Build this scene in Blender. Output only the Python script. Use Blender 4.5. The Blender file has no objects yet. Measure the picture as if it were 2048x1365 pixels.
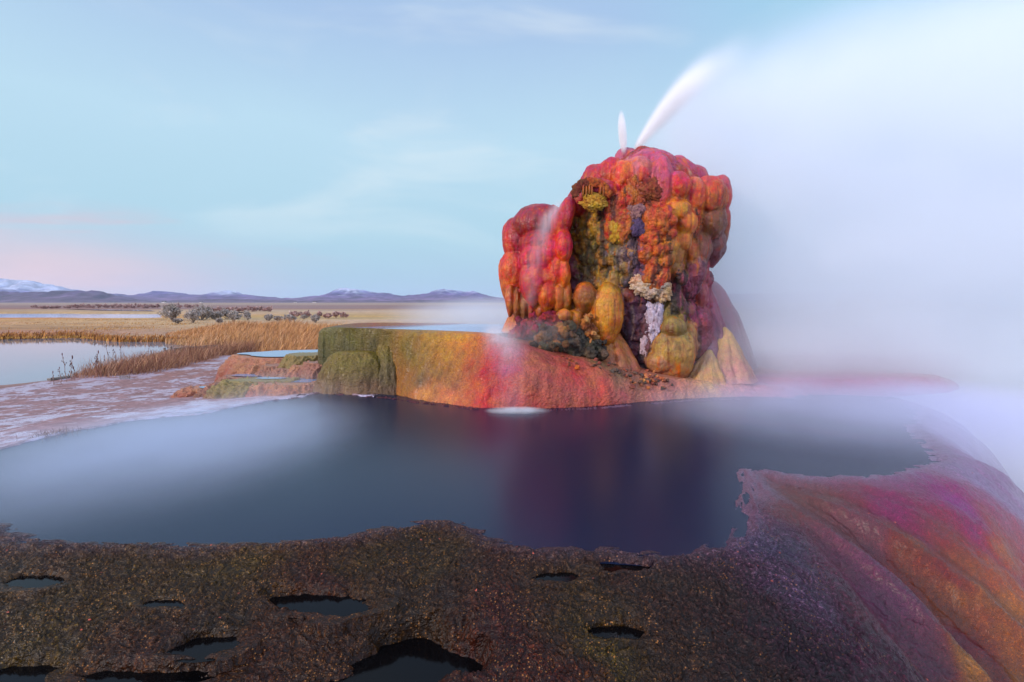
import bpy, bmesh, math, random
import numpy as np
from mathutils import Vector, Matrix
from mathutils.kdtree import KDTree

rng = np.random.default_rng(11)
random.seed(5)
SC = bpy.context.scene
COL = SC.collection

# ------------------------------------------------------------------ helpers
def S(h, m=1.0):
    h = h.lstrip('#')
    out = []
    for i in (0, 2, 4):
        c = int(h[i:i+2], 16) / 255.0
        out.append((c / 12.92 if c <= 0.04045 else ((c + 0.055) / 1.055) ** 2.4) * m)
    return np.array(out)

CAM_H = 1.3
F = 1024.0
PITCH = math.atan(77.5 / F)
def ray(px, py):
    a = (px - 1024.0) / F; b = (682.5 - py) / F
    return np.array([a, math.cos(PITCH) + b * math.sin(PITCH), -math.sin(PITCH) + b * math.cos(PITCH)])
def PY(px, py, Y):
    d = ray(px, py); t = Y / d[1]
    return np.array([d[0] * t, Y, CAM_H + d[2] * t])
def PZ(px, py, z):
    d = ray(px, py); t = (z - CAM_H) / d[2]
    return np.array([d[0] * t, d[1] * t, z])

_perm = None
def _hash(ix, iy, iz, seed):
    h = (ix.astype(np.int64) * 374761393 + iy.astype(np.int64) * 668265263 + iz.astype(np.int64) * 2147483647 + seed * 974634777) & 0xffffffff
    h = ((h ^ (h >> 13)) * 1274126177) & 0xffffffff
    h = ((h ^ (h >> 16)) * 2246822519) & 0xffffffff
    return (h ^ (h >> 15)) & 0xffffffff
_G = None
def noise(p, seed=0):
    """gradient noise, p (n,3) -> about -1..1"""
    global _G
    if _G is None:
        r = np.random.default_rng(3).normal(size=(256, 3)); _G = r / np.linalg.norm(r, axis=1)[:, None]
    p = np.asarray(p, dtype=np.float64)
    i = np.floor(p); f = p - i
    i = i.astype(np.int64)
    u = f * f * f * (f * (f * 6 - 15) + 10)
    res = 0
    for dx in (0, 1):
        wx = u[:, 0] if dx else 1 - u[:, 0]
        for dy in (0, 1):
            wy = u[:, 1] if dy else 1 - u[:, 1]
            for dz in (0, 1):
                wz = u[:, 2] if dz else 1 - u[:, 2]
                g = _G[_hash(i[:, 0] + dx, i[:, 1] + dy, i[:, 2] + dz, seed) & 255]
                dot = g[:, 0] * (f[:, 0] - dx) + g[:, 1] * (f[:, 1] - dy) + g[:, 2] * (f[:, 2] - dz)
                res = res + wx * wy * wz * dot
    return res * 1.55
def fbm(p, oct=4, seed=0, gain=0.5, lac=2.03):
    p = np.asarray(p, dtype=np.float64); a = 1.0; s = 0; t = 0
    for k in range(oct):
        s = s + a * noise(p, seed + k * 17); t += a; a *= gain; p = p * lac + 13.7
    return s / t
def ridged(p, oct=4, seed=0, gain=0.5, lac=2.1):
    p = np.asarray(p, dtype=np.float64); a = 1.0; s = 0; t = 0
    for k in range(oct):
        s = s + a * (1 - np.abs(noise(p, seed + k * 31)) * 1.6); t += a; a *= gain; p = p * lac + 7.1
    return s / t
def sst(a, b, x):
    t = np.clip((x - a) / (b - a), 0, 1); return t * t * (3 - 2 * t)
def lerp(a, b, t): return a + (b - a) * t

def tag(o, label=None, cat=None, group=None, kind=None):
    if label: o['label'] = label
    if cat: o['category'] = cat
    if group: o['group'] = group
    if kind: o['kind'] = kind
    return o

def mesh_obj(name, V, Fq, mat, cols=None, parent=None, smooth=True, mats=None, midx=None):
    """V (n,3); Fq: (m,3) or (m,4) array or list of such arrays"""
    V = np.asarray(V, dtype=np.float32)
    if not isinstance(Fq, list): Fq = [Fq]
    Fq = [np.asarray(f, dtype=np.int32) for f in Fq if len(f)]
    me = bpy.data.meshes.new(name)
    nl = sum(f.size for f in Fq); nf = sum(len(f) for f in Fq)
    me.vertices.add(len(V)); me.vertices.foreach_set('co', V.ravel())
    me.loops.add(nl); me.loops.foreach_set('vertex_index', np.concatenate([f.ravel() for f in Fq]))
    me.polygons.add(nf)
    starts = []; k = 0
    for f in Fq:
        starts.append(k + np.arange(len(f)) * f.shape[1]); k += f.size
    me.polygons.foreach_set('loop_start', np.concatenate(starts).astype(np.int32))
    if smooth: me.polygons.foreach_set('use_smooth', np.ones(nf, dtype=bool))
    if cols is not None: set_cols(me, cols)
    me.update(calc_edges=True); me.validate()
    o = bpy.data.objects.new(name, me); COL.objects.link(o)
    if mats:
        for m in mats: me.materials.append(m)
        if midx is not None: me.polygons.foreach_set('material_index', np.asarray(midx, dtype=np.int32))
    elif mat: me.materials.append(mat)
    if parent is not None: o.parent = parent
    return o
def set_cols(me, cols):
    a = me.color_attributes.new('Col', 'FLOAT_COLOR', 'POINT')
    c = np.ones((len(cols), 4), dtype=np.float32); c[:, :3] = np.clip(cols, 0, 1)
    a.data.foreach_set('color', c.ravel())
def empty(name, loc=(0, 0, 0)):
    o = bpy.data.objects.new(name, None); COL.objects.link(o); o.location = loc; return o
def gridfaces(nu, nv, wrap_u=False):
    iu = np.arange(nu if wrap_u else nu - 1); iv = np.arange(nv - 1)
    a, b = np.meshgrid(iu, iv, indexing='ij'); a = a.ravel(); b = b.ravel(); a2 = (a + 1) % nu
    return np.stack([a * nv + b, a2 * nv + b, a2 * nv + b + 1, a * nv + b + 1], 1)
_ico = {}
def ico(n):
    if n not in _ico:
        bm = bmesh.new(); bmesh.ops.create_icosphere(bm, subdivisions=n, radius=1)
        _ico[n] = (np.array([v.co[:] for v in bm.verts]), np.array([[v.index for v in f.verts] for f in bm.faces])); bm.free()
    return _ico[n]
def idw(P, A, C, pw=3.0, eps=0.02):
    """inverse-distance colour from anchors"""
    P = np.asarray(P); out = np.zeros((len(P), 3)); W = np.zeros(len(P))
    for a, c in zip(A, C):
        d = np.sqrt(((P - a) ** 2).sum(1)) + eps
        w = d ** -pw; out += w[:, None] * c; W += w
    return out / W[:, None]
def poly_sdf(P, poly):
    """signed distance (negative inside) of 2-D points to polygon, and index of nearest segment + fraction"""
    P = np.asarray(P)[:, :2]; n = len(poly)
    best = np.full(len(P), 1e9); idx = np.zeros(len(P)); inside = np.zeros(len(P), dtype=bool)
    for i in range(n):
        a = poly[i][:2]; b = poly[(i + 1) % n][:2]; e = b - a; L = (e ** 2).sum() + 1e-12
        t = np.clip(((P - a) @ e) / L, 0, 1)
        d = np.sqrt(((P - a - t[:, None] * e) ** 2).sum(1))
        m = d < best; best[m] = d[m]; idx[m] = i + t[m]
        c = (a[1] > P[:, 1]) != (b[1] > P[:, 1])
        if c.any():
            xx = a[0] + (P[:, 1] - a[1]) / (b[1] - a[1] + 1e-12) * (b[0] - a[0])
            inside ^= c & (P[:, 0] < xx)
    return np.where(inside, -best, best), idx
def remesh(V, Fc, vox):
    me = bpy.data.meshes.new('tmp'); me.from_pydata(V.tolist(), [], Fc.tolist()); me.update()
    o = bpy.data.objects.new('tmp', me); COL.objects.link(o)
    m = o.modifiers.new('r', 'REMESH'); m.mode = 'VOXEL'; m.voxel_size = vox; m.use_smooth_shade = True
    dg = bpy.context.evaluated_depsgraph_get(); ev = o.evaluated_get(dg); r = ev.to_mesh()
    n = len(r.vertices); co = np.empty(n * 3, dtype=np.float32); r.vertices.foreach_get('co', co)
    f = np.array([list(p.vertices) if len(p.vertices) == 4 else list(p.vertices) + [p.vertices[-1]] for p in r.polygons])
    ev.to_mesh_clear(); bpy.data.objects.remove(o); bpy.data.meshes.remove(me)
    return co.reshape(-1, 3).astype(np.float64), f
def normals(V, Fq):
    n = np.zeros_like(V)
    a = V[Fq[:, 1]] - V[Fq[:, 0]]; b = V[Fq[:, 2]] - V[Fq[:, 0]]
    fn = np.cross(a, b)
    for k in range(Fq.shape[1]): np.add.at(n, Fq[:, k], fn)
    return n / (np.linalg.norm(n, axis=1)[:, None] + 1e-12)

# ------------------------------------------------------------------ node helper
class X:
    def __init__(s, g, sock): s.g = g; s.k = sock
    def _o(s, op, b, rev=False, c=None):
        return s.g.math(op, b, s, c) if rev else s.g.math(op, s, b, c)
    def __add__(s, b): return s._o('ADD', b)
    __radd__ = __add__
    def __sub__(s, b): return s._o('SUBTRACT', b)
    def __rsub__(s, b): return s._o('SUBTRACT', b, True)
    def __mul__(s, b): return s._o('MULTIPLY', b)
    __rmul__ = __mul__
    def __truediv__(s, b): return s._o('DIVIDE', b)
    def __rtruediv__(s, b): return s._o('DIVIDE', b, True)
    def __pow__(s, b): return s._o('POWER', b)
    def __neg__(s): return s * -1.0
    def abs(s): return s._o('ABSOLUTE', 0.0)
    def sqrt(s): return s._o('SQRT', 0.0)
    def exp(s): return s._o('EXPONENT', 0.0)
    def max(s, b): return s._o('MAXIMUM', b)
    def min(s, b): return s._o('MINIMUM', b)
    def sat(s): return s.max(0.0).min(1.0)
    def sst(s, a, b): return s.g.mapr(s, a, b)
class Gn:
    def __init__(s, nt): s.nt = nt; s.N = nt.nodes; s.L = nt.links
    def put(s, sock, v):
        if isinstance(v, X): s.L.new(v.k, sock)
        elif isinstance(v, bpy.types.NodeSocket): s.L.new(v, sock)
        elif v is not None:
            if hasattr(sock.default_value, '__len__') and not hasattr(v, '__len__'): v = [v] * len(sock.default_value)
            if hasattr(v, '__len__') and len(v) == 3 and len(sock.default_value) == 4: v = list(v) + [1]
            sock.default_value = v
    def math(s, op, a, b=None, c=None):
        n = s.N.new('ShaderNodeMath'); n.operation = op
        s.put(n.inputs[0], a); s.put(n.inputs[1], b)
        if c is not None: s.put(n.inputs[2], c)
        return X(s, n.outputs[0])
    def mapr(s, v, a, b, c=0.0, d=1.0, smooth=True):
        n = s.N.new('ShaderNodeMapRange'); n.interpolation_type = 'SMOOTHSTEP' if smooth else 'LINEAR'
        for i, w in enumerate((v, a, b, c, d)): s.put(n.inputs[i], w)
        return X(s, n.outputs[0])
    def coord(s, kind='Object'): return X(s, s.N.new('ShaderNodeTexCoord').outputs[kind])
    def pos(s): return X(s, s.N.new('ShaderNodeNewGeometry').outputs['Position'])
    def xyz(s, v):
        n = s.N.new('ShaderNodeSeparateXYZ'); s.put(n.inputs[0], v); return [X(s, o) for o in n.outputs]
    def vec(s, x, y, z):
        n = s.N.new('ShaderNodeCombineXYZ')
        for i, w in enumerate((x, y, z)): s.put(n.inputs[i], w)
        return X(s, n.outputs[0])
    def vmul(s, v, m):
        n = s.N.new('ShaderNodeVectorMath'); n.operation = 'MULTIPLY'; s.put(n.inputs[0], v); s.put(n.inputs[1], m); return X(s, n.outputs[0])
    def vadd(s, v, m):
        n = s.N.new('ShaderNodeVectorMath'); n.operation = 'ADD'; s.put(n.inputs[0], v); s.put(n.inputs[1], m); return X(s, n.outputs[0])
    def vlen(s, v):
        n = s.N.new('ShaderNodeVectorMath'); n.operation = 'LENGTH'; s.put(n.inputs[0], v); return X(s, n.outputs['Value'])
    def noise(s, v, scale, detail=2.0, rough=0.5, dist=0.0, out=0):
        n = s.N.new('ShaderNodeTexNoise'); s.put(n.inputs['Vector'], v)
        n.inputs['Scale'].default_value = scale; n.inputs['Detail'].default_value = detail
        n.inputs['Roughness'].default_value = rough; n.inputs['Distortion'].default_value = dist
        return X(s, n.outputs[out])
    def voro(s, v, scale, feat='F1', out='Distance', rand=1.0):
        n = s.N.new('ShaderNodeTexVoronoi'); n.feature = feat; s.put(n.inputs['Vector'], v)
        n.inputs['Scale'].default_value = scale; n.inputs['Randomness'].default_value = rand
        return X(s, n.outputs[out])
    def mix(s, f, a, b, mode='MIX'):
        n = s.N.new('ShaderNodeMix'); n.data_type = 'RGBA'; n.blend_type = mode
        s.put(n.inputs[0], f); s.put(n.inputs[6], a); s.put(n.inputs[7], b); return X(s, n.outputs[2])
    def ramp(s, f, stops):
        n = s.N.new('ShaderNodeValToRGB'); e = n.color_ramp.elements
        while len(e) < len(stops): e.new(0.5)
        for el, (p, c) in zip(e, stops): el.position = p; el.color = list(c) + [1]
        s.put(n.inputs[0], f); return X(s, n.outputs[0])
    def attr(s, name='Col'):
        n = s.N.new('ShaderNodeAttribute'); n.attribute_name = name; return X(s, n.outputs['Color'])
    def hsv(s, c, h=0.5, sa=1.0, v=1.0):
        n = s.N.new('ShaderNodeHueSaturation'); s.put(n.inputs['Hue'], h); s.put(n.inputs['Saturation'], sa); s.put(n.inputs['Value'], v); s.put(n.inputs['Color'], c)
        return X(s, n.outputs[0])
    def bump(s, h, strength=0.5, dist=0.02, normal=None):
        n = s.N.new('ShaderNodeBump'); s.put(n.inputs['Height'], h); n.inputs['Strength'].default_value = strength; n.inputs['Distance'].default_value = dist
        if normal is not None: s.put(n.inputs['Normal'], normal)
        return X(s, n.outputs[0])
    def principled(s, **k):
        n = s.N.new('ShaderNodeBsdfPrincipled')
        for a, v in k.items(): s.put(n.inputs[a.replace('_', ' ')], v)
        return n
def material(name):
    m = bpy.data.materials.new(name); m.use_nodes = True; m.node_tree.nodes.clear()
    g = Gn(m.node_tree); out = g.N.new('ShaderNodeOutputMaterial'); return m, g, out
def surf(g, out, **k):
    p = g.principled(**k); g.L.new(p.outputs[0], out.inputs['Surface']); return p

# ------------------------------------------------------------------ materials
def m_rock(name, rough=0.4, fine=70, crack=22, bump=0.5, streak=0.5, coat=0.0, sat=1.1, cdark=0.45):
    m, g, out = material(name)
    c = g.attr(); p = g.pos()
    ps = g.vmul(p, (9, 9, 1.3))
    st = g.noise(ps, 1.6, 4, .6, .3)
    n1 = g.noise(p, 9, 4, .6)
    nf = g.noise(p, fine, 5, .65)
    cc = g.hsv(c, g.mapr(n1, .3, .7, .485, .52), sat, g.mapr(nf, .25, .75, .7, 1.25))
    cc = g.mix(g.mapr(st, .42, .7, 0, streak), cc, g.hsv(c, .475, 1.0, .62))
    vd = g.voro(g.vadd(p, g.vmul(g.noise(p, 14, 2, .5, 0, 1), (.05, .05, .05))), crack, 'DISTANCE_TO_EDGE')
    cr = g.mapr(vd, 0.0, .05)
    cc = g.mix(g.mapr(cr, 0, 1, cdark * .5, 0), cc, g.hsv(c, .5, 1, .3))
    h = nf * .5 + n1 * .6 + cr * .25 + st * .3
    surf(g, out, Base_Color=cc, Roughness=g.mapr(nf, .3, .7, rough - .1, rough + .2), Normal=g.bump(h, bump, .03), Coat_Weight=coat, Coat_Roughness=.15)
    return m
M_bulb = m_rock('algae_rock', .42, 70, 9, .55, .55, .06, 1.16, .4)
M_core = m_rock('crusted_rock', .46, 80, 24, .85, .6, .05, 1.18, .8)
M_crust = m_rock('ragged_crust', .7, 110, 30, .9, .3)
M_apron = None

def m_scaly(name, scale=38, rough=.4, bump=.8, sy=.55, coat=.1):
    m, g, out = material(name)
    c = g.attr(); p = g.pos()
    w = g.vadd(p, g.vmul(g.noise(p, 6, 3, .6, 0, 1), (.12, .12, .12)))
    v1 = g.voro(g.vmul(w, (1, 1, 1.7)), scale)
    v2 = g.voro(g.vmul(w, (1, 1, 1.7)), scale * 2.6)
    n1 = g.noise(p, 5, 4, .6); nf = g.noise(p, 90, 4, .6)
    st = g.noise(g.vmul(p, (16, 16, 1.5)), 1.0, 3, .6, .2)
    cc = g.hsv(c, g.mapr(n1, .3, .7, .49, .515), 1.08, g.mapr(nf, .25, .75, .7, 1.25))
    cc = g.mix(g.mapr(v1, .25, .75, 0, .45), cc, g.hsv(c, .48, 1.0, .45))
    cc = g.mix(g.mapr(st, .45, .72, 0, .4), cc, g.hsv(c, .49, 1.0, .6))
    h = (1 - v1) * .6 + (1 - v2) * .35 + nf * .25 + n1 * .4
    surf(g, out, Base_Color=cc, Roughness=g.mapr(nf, .3, .7, rough - .1, rough + .2), Normal=g.bump(h, bump, .02), Coat_Weight=coat, Coat_Roughness=.2)
    return m
M_apron = m_scaly('wet_sinter', 34, .44, .7, .55, .06)

# foreground terrace: dark wet worm-like algae ridges
def m_rim():
    m, g, out = material('wet_algae_crust')
    c = g.attr(); p = g.pos()
    w = g.vadd(p, g.vmul(g.noise(p, 18, 2, .5, 0, 1), (.05, .05, .05)))
    grit = X(g, g.N.new('ShaderNodeAttribute').outputs['Fac']); grit.k.node.attribute_name = 'grit'
    n1 = g.noise(g.vmul(w, (1, 1.3, 1)), 19, 1, .5, .2); n1b = g.noise(w, 60, 2, .6)
    r0 = g.math('FRACT', n1 * 8.0 + n1b * .9)
    vp = g.voro(g.vmul(w, (1, 1.2, 1)), 95); r1 = r0 * .6 + (1.0 - vp * 1.3).max(0.0) * .55
    nf = g.noise(p, 220, 3, .65); nl = g.noise(p, 4, 4, .6)
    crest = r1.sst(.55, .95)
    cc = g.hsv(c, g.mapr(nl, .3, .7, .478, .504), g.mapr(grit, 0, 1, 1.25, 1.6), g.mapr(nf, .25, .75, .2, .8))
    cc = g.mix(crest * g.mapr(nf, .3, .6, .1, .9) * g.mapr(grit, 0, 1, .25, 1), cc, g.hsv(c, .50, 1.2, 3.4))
    sp = g.voro(p, 14, 'F1'); sp = g.mapr(sp, .05, .1, 1, 0) * g.mapr(g.noise(p, 3, 2), .5, .62)
    cc = g.mix(sp, cc, S('#c8604a'))
    s2 = g.mapr(g.voro(p, 62), .10, .26, 1, 0) * g.mapr(g.noise(p, 7, 3), .48, .60) * grit
    cc = g.mix(s2 * .65, cc, S('#c08040'))  # gold granules with their wet glints painted into the colour
    h = (r1 ** 2.0 * .7 + nf * .25) * g.mapr(grit, 0, 1, .45, 1.0)
    surf(g, out, Base_Color=cc, Roughness=g.mapr(nf, .3, .7, .24, .5), Normal=g.bump(h, .8, .012), Specular_IOR_Level=g.mapr(grit, 0, 1, .5, .24))
    return m
M_rim = m_rim()

def m_water(name, base, rough, ripple=0.0, ior=1.33):
    m, g, out = material(name)
    p = g.pos()
    n = g.noise(g.vmul(p, (1, 2.2, 1)), 1.2, 3, .6)
    k = {}
    if ripple: k['Normal'] = g.bump(n, ripple, .05)
    surf(g, out, Base_Color=base, Roughness=rough, IOR=ior, **k)
    return m
M_pool = m_water('pool_water', S('#0a1a34'), .27, 0)
M_lake = m_water('lake_water', S('#6c7a88'), .05, .015)
M_puddle = m_water('puddle_water', S('#070607'), .10, .02, 1.22)
M_sheet = m_water('shallow_water', S('#6a86a8'), .1, .02)

def m_attr(name, rough=.8, var=.3, scale=30, trans=0.0):
    m, g, out = material(name)
    c = g.attr(); p = g.pos(); n = g.noise(p, scale, 3, .6)
    cc = g.hsv(c, .5, 1.0, g.mapr(n, .25, .75, 1 - var, 1 + var))
    surf(g, out, Base_Color=cc, Roughness=rough)
    return m
M_plant = m_attr('dry_plant', .75, .2, 4)
M_wood = None
def m_wood():
    m, g, out = material('weathered_wood'); p = g.coord('Object')
    n = g.noise(g.vmul(p, (1.2, 14, 14)), 2.5, 5, .65, .4)
    cc = g.ramp(n, [(.3, S('#3c3530')), (.55, S('#7e7770')), (.75, S('#a29a92'))])
    surf(g, out, Base_Color=cc, Roughness=.85, Normal=g.bump(n, .5, .01)); return m
M_wood = m_wood()
def m_plain(name, col, rough=.7):
    m, g, out = material(name); n = g.noise(g.pos(), 2.0, 3)
    surf(g, out, Base_Color=g.hsv(tuple(col), .5, 1, g.mapr(n, .3, .7, .85, 1.1)), Roughness=rough); return m

def m_ground():
    m, g, out = material('dry_plain')
    c = g.attr(); p = g.pos()
    n1 = g.noise(g.vmul(p, (.05, .25, 1)), 1.0, 5, .6); n2 = g.noise(p, 1.6, 5, .65); n3 = g.noise(g.vmul(p, (.004, .03, 1)), 1.0, 5, .6)
    cc = g.hsv(c, g.mapr(n1, .35, .65, .485, .515), g.mapr(n3, .35, .65, .8, 1.15), g.mapr(n2, .25, .75, .65, 1.3))
    cc = g.mix(g.mapr(n1, .5, .68, 0, .55), cc, g.hsv(c, .47, .9, .5))
    surf(g, out, Base_Color=cc, Roughness=.9, Normal=g.bump(n2, .6, .1)); return m
M_ground = m_ground()
def m_mud():
    m, g, out = material('mineral_flat')
    c = g.attr(); p = g.pos()
    q = g.vmul(p, (1.0, 1.15, 1))
    nb = g.noise(p, .75, 3, .55, .6); n = g.noise(q, 2.2, 6, .62, .8); n2 = g.noise(q, 9, 5, .7, .3); nf = g.noise(p, 60, 3, .6)
    dist = X(g, g.N.new('ShaderNodeAttribute').outputs['Fac']); dist.k.node.attribute_name = 'wetness'
    wet = (g.mapr(n * .45 + n2 * .30 + nb * .4, .545, .62) * .9 + (dist - .6) * .5).sat()
    salt = g.mix(g.mapr(nf, .3, .7), S('#a296ac'), S('#c6bccc'))
    earth = g.hsv(c, .5, 1, g.mapr(n2, .3, .7, .6, 1.25))
    cc = g.mix(wet, earth, salt)
    surf(g, out, Base_Color=cc, Roughness=g.mapr(wet, 0, 1, .75, .14), Normal=g.bump(n2 * .5 + nf * .3, .4, .02)); return m
M_mud = m_mud()
def m_mount():
    m, g, out = material('mountain_rock')
    c = g.attr(); p = g.pos()
    n = g.noise(p, .012, 6, .65); n2 = g.noise(p, .05, 4, .6)
    cc = g.hsv(c, .5, 1, g.mapr(n, .3, .7, .65, 1.3)); cc = g.mix(g.mapr(n2, .55, .68, 0, .5), cc, g.hsv(c, .52, 1, .5))
    surf(g, out, Base_Color=cc, Roughness=.95); return m
M_mount = m_mount()

# ------------------------------------------------------------------ steam volumes
def m_vol(name, build, color=(.93, .968, 1.0), aniso=0.0, step=1.0):
    m, g, out = material(name)
    d = build(g)
    v = g.N.new('ShaderNodeVolumePrincipled')
    g.put(v.inputs['Color'], tuple(color)); g.put(v.inputs['Density'], d); v.inputs['Anisotropy'].default_value = aniso
    g.L.new(v.outputs[0], out.inputs['Volume'])
    m.cycles.volume_step_rate = step
    return m
def puff(name, c, r, D, pw=2.0, noise_amt=.5, nscale=1.2, rot=(0, 0, 0), step=1.5, label=None, color=(.93, .968, 1.0), low=None):
    V, Fc = ico(3)
    def b(g):
        o = g.coord('Object'); rr = g.vlen(o)
        base = (1.0 - rr * rr).max(0.0) ** pw
        if noise_amt > 0:
            n = g.noise(g.pos(), nscale, 2, .5); base = base * g.mapr(n, .5 - .32, .5 + .28, 1 - noise_amt, 1 + noise_amt * .8)
        return base * D
    o = mesh_obj(name, V * 1.0, Fc, m_vol('steam_' + name, b, color, step=step))
    o.location = c; o.scale = r; o.rotation_euler = rot
    return o

# ------------------------------------------------------------------ camera, light, sky
cam = bpy.data.cameras.new('camera'); co = bpy.data.objects.new('camera', cam); COL.objects.link(co)
cam.sensor_width = 36; cam.lens = 18; cam.clip_start = .05; cam.clip_end = 30000
co.location = (0, 0, CAM_H); co.rotation_euler = (math.pi / 2 - PITCH, 0, 0)
SC.camera = co
SC.view_settings.view_transform = 'Standard'; SC.view_settings.look = 'None'; SC.view_settings.exposure = 0; SC.view_settings.gamma = 1
cy = SC.cycles
cy.max_bounces = 14; cy.volume_bounces = 9; cy.diffuse_bounces = 3; cy.glossy_bounces = 3; cy.transparent_max_bounces = 8
cy.use_denoising = True; cy.denoiser = 'OPENIMAGEDENOISE'
cy.volume_max_steps = 256
SUN_EL, SUN_AZ = math.radians(20), math.radians(-122)   # azimuth from +Y towards +X
sl = bpy.data.lights.new('sun', 'SUN'); so = bpy.data.objects.new('sun', sl); COL.objects.link(so)
sl.energy = 2.8; sl.angle = math.radians(11); sl.color = (1.0, .83, .71)
sd = Vector((math.sin(SUN_AZ) * math.cos(SUN_EL), math.cos(SUN_AZ) * math.cos(SUN_EL), math.sin(SUN_EL)))
so.rotation_euler = sd.to_track_quat('Z', 'Y').to_euler()
so.location = sd * 40

w = bpy.data.worlds.new('World'); SC.world = w; w.use_nodes = True; w.node_tree.nodes.clear()
g = Gn(w.node_tree)
wo = g.N.new('ShaderNodeOutputWorld'); bg = g.N.new('ShaderNodeBackground')
sky = g.N.new('ShaderNodeTexSky'); sky.sky_type = 'NISHITA'; sky.sun_disc = False
sky.sun_elevation = SUN_EL; sky.sun_rotation = SUN_AZ; sky.air_density = 1.0; sky.dust_density = .6; sky.ozone_density = 1.5
bg.inputs['Strength'].default_value = .1
d = g.coord('Generated'); dx, dy, dz = g.xyz(d)
az = dx / dy.max(.15)                         # -1 .. 1 across the view
el = dz / (dx * dx + dy * dy).sqrt().max(.05)
n = g.noise(g.vmul(d, (1.6, 1.6, 9)), 1.5, 4, .55, .4)
n2 = g.noise(g.vmul(d, (1, 1, 3.2)), 2.0, 4, .55, .6)
elw = el + (n2 - .5) * .12
K = 10.0
base = g.ramp(elw, [(0, S('#abcbe2', .1)), (.13, S('#b2d8ea', .1)), (.3, S('#bcdef2', .1)), (.52, S('#a9c6ea', .1)), (1.0, S('#a9c9ee', .1))])
base = g.mix(az.sst(.1, .75) * el.sst(.25, .62), base, tuple(S('#9cd9f0', .1)))
# pale pink cloud band low on one side, thin white streaks higher up
pk = (-az).sst(.30, .95) * g.mapr(el, .01, .145, 1, 0)
base = g.mix(pk * g.mapr(n, .3, .6, .75, 1.0), base, tuple(S('#f4c8d2', .1)))
pk2 = (-az).sst(.55, 1.0) * g.mapr(el, 0.0, .10, 1, 0)
base = g.mix(pk2 * g.mapr(n, .35, .65, .3, 1), base, tuple(S('#ffe6dc', .1)))
pk3 = (-az).sst(.2, .9) * g.mapr((el - .1).abs(), 0.0, .06, 1, 0) * g.mapr(n, .5, .65)
base = g.mix(pk3 * .7, base, tuple(S('#eeb9c4', .1)))
base = g.mix(g.mapr(n2, .5, .72) * g.mapr(el, .05, .2) * .38, base, tuple(S('#eaf4f8', .1)))
# bright thin overcast overhead and behind the viewer
back = g.mapr(dy, .15, -.35)
up = g.mapr(dz, .55, .85)
base = g.mix(back.max(up), base, tuple(S('#d2deff', .152)))
base = g.mix(g.mapr(dz, 0, -.05), base, tuple(S('#6a6a72', .1)))
fin = g.mix(.95, g.vmul(X(g, sky.outputs[0]), (.5, .5, .5)), g.vmul(base, (106., 105.5, 105.)))
g.put(bg.inputs['Color'], fin)
g.L.new(bg.outputs[0], wo.inputs['Surface'])

# ------------------------------------------------------------------ pool outline
near_px = [(-260,1040),(-120,1050),(0,1062),(45,1090),(130,1096),(200,1098),(300,1100),(400,1102),(500,1098),(600,1090),(700,1080),(790,1062),(850,1050),(905,1052),(960,1072),(1010,1095),(1080,1112),(1140,1108),(1200,1108),(1260,1112),(1330,1118),(1400,1112),(1450,1102),(1478,1085),
 (1490,1060),(1500,1035),(1492,1022),(1505,1005),(1512,988),(1500,968),(1490,950),(1498,942),(1530,943),(1580,952),(1640,957),(1720,958),(1790,953),(1840,942),(1868,930),(1885,916),(1872,902),(1858,886),(1838,870),(1826,852),(1845,836),(1842,820),(1815,806)]
north_px = [(1740,800),(1640,797),(1560,797),(1500,798),(1400,800),(1330,804),(1250,811),(1170,817),(1060,821),(960,819),(850,806),(780,797),(700,790),(640,785)]
west_px = [(600,794),(550,803),(500,811),(450,820),(400,827),(350,832),(300,840),(250,846),(200,854),(150,862),(110,872),(60,884),(20,893),(-60,912),(-200,950),(-330,985)]
N_NEAR, N_NORTH = len(near_px), len(north_px)
pool = np.array([PZ(x, y, 0) for x, y in near_px + north_px + west_px])
# water sheet reaches a little under the rims
V = [pool.mean(0)]; 
cen = np.array([0.3, 4.6, 0])
ring = []
for i, p in enumerate(pool):
    dv = p - cen; L = np.linalg.norm(dv)
    k = .10 if (i < N_NEAR or i >= N_NEAR + N_NORTH) else .5
    if i >= N_NEAR + N_NORTH: k = .1
    ring.append(p + dv / L * k)
bm = bmesh.new(); vs = [bm.verts.new((p[0], p[1], 0)) for p in ring]; f = bm.faces.new(vs)
bmesh.ops.triangulate(bm, faces=[f]); me = bpy.data.meshes.new('pool_water'); bm.to_mesh(me); bm.free()
if me.polygons[0].normal.z < 0: me.flip_normals()
o = bpy.data.objects.new('pool_water', me); COL.objects.link(o); me.materials.append(M_pool)
tag(o, 'large still dark blue hot spring pool below the red mound', None, None, 'structure')

# ------------------------------------------------------------------ foreground terrace and right-hand dome (one rim of the pool)
def axis(segs):
    out = []
    for a, b, s in segs: out.append(np.arange(a, b, s))
    return np.concatenate(out + [[segs[-1][1]]])
gx = axis([(-3.4, -2.2, .010), (-2.2, 2.4, .0062), (2.4, 4.4, .012), (4.4, 7.5, .035)])
gy = axis([(1.35, 1.8, .010), (1.8, 3.2, .0062), (3.2, 4.6, .013), (4.6, 8.2, .035)])
PX, PYY = np.meshgrid(gx, gy, indexing='ij'); P2 = np.stack([PX.ravel(), PYY.ravel(), np.zeros(PX.size)], 1)
warp = np.stack([fbm(P2 * (3.0), 3, 5), fbm(P2 * 3.0, 3, 9)], 1) * .06 + np.stack([fbm(P2 * 14, 3, 15), fbm(P2 * 14, 3, 19)], 1) * .02
Pw = P2.copy(); Pw[:, :2] += warp
sd_, si_ = poly_sdf(Pw, pool)
x, y = P2[:, 0], P2[:, 1]
dd = np.maximum(sd_, 0)
wr = sst(.9, 2.3, x + (y - 2.5) * .25)                   # 0 front, 1 dome
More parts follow.
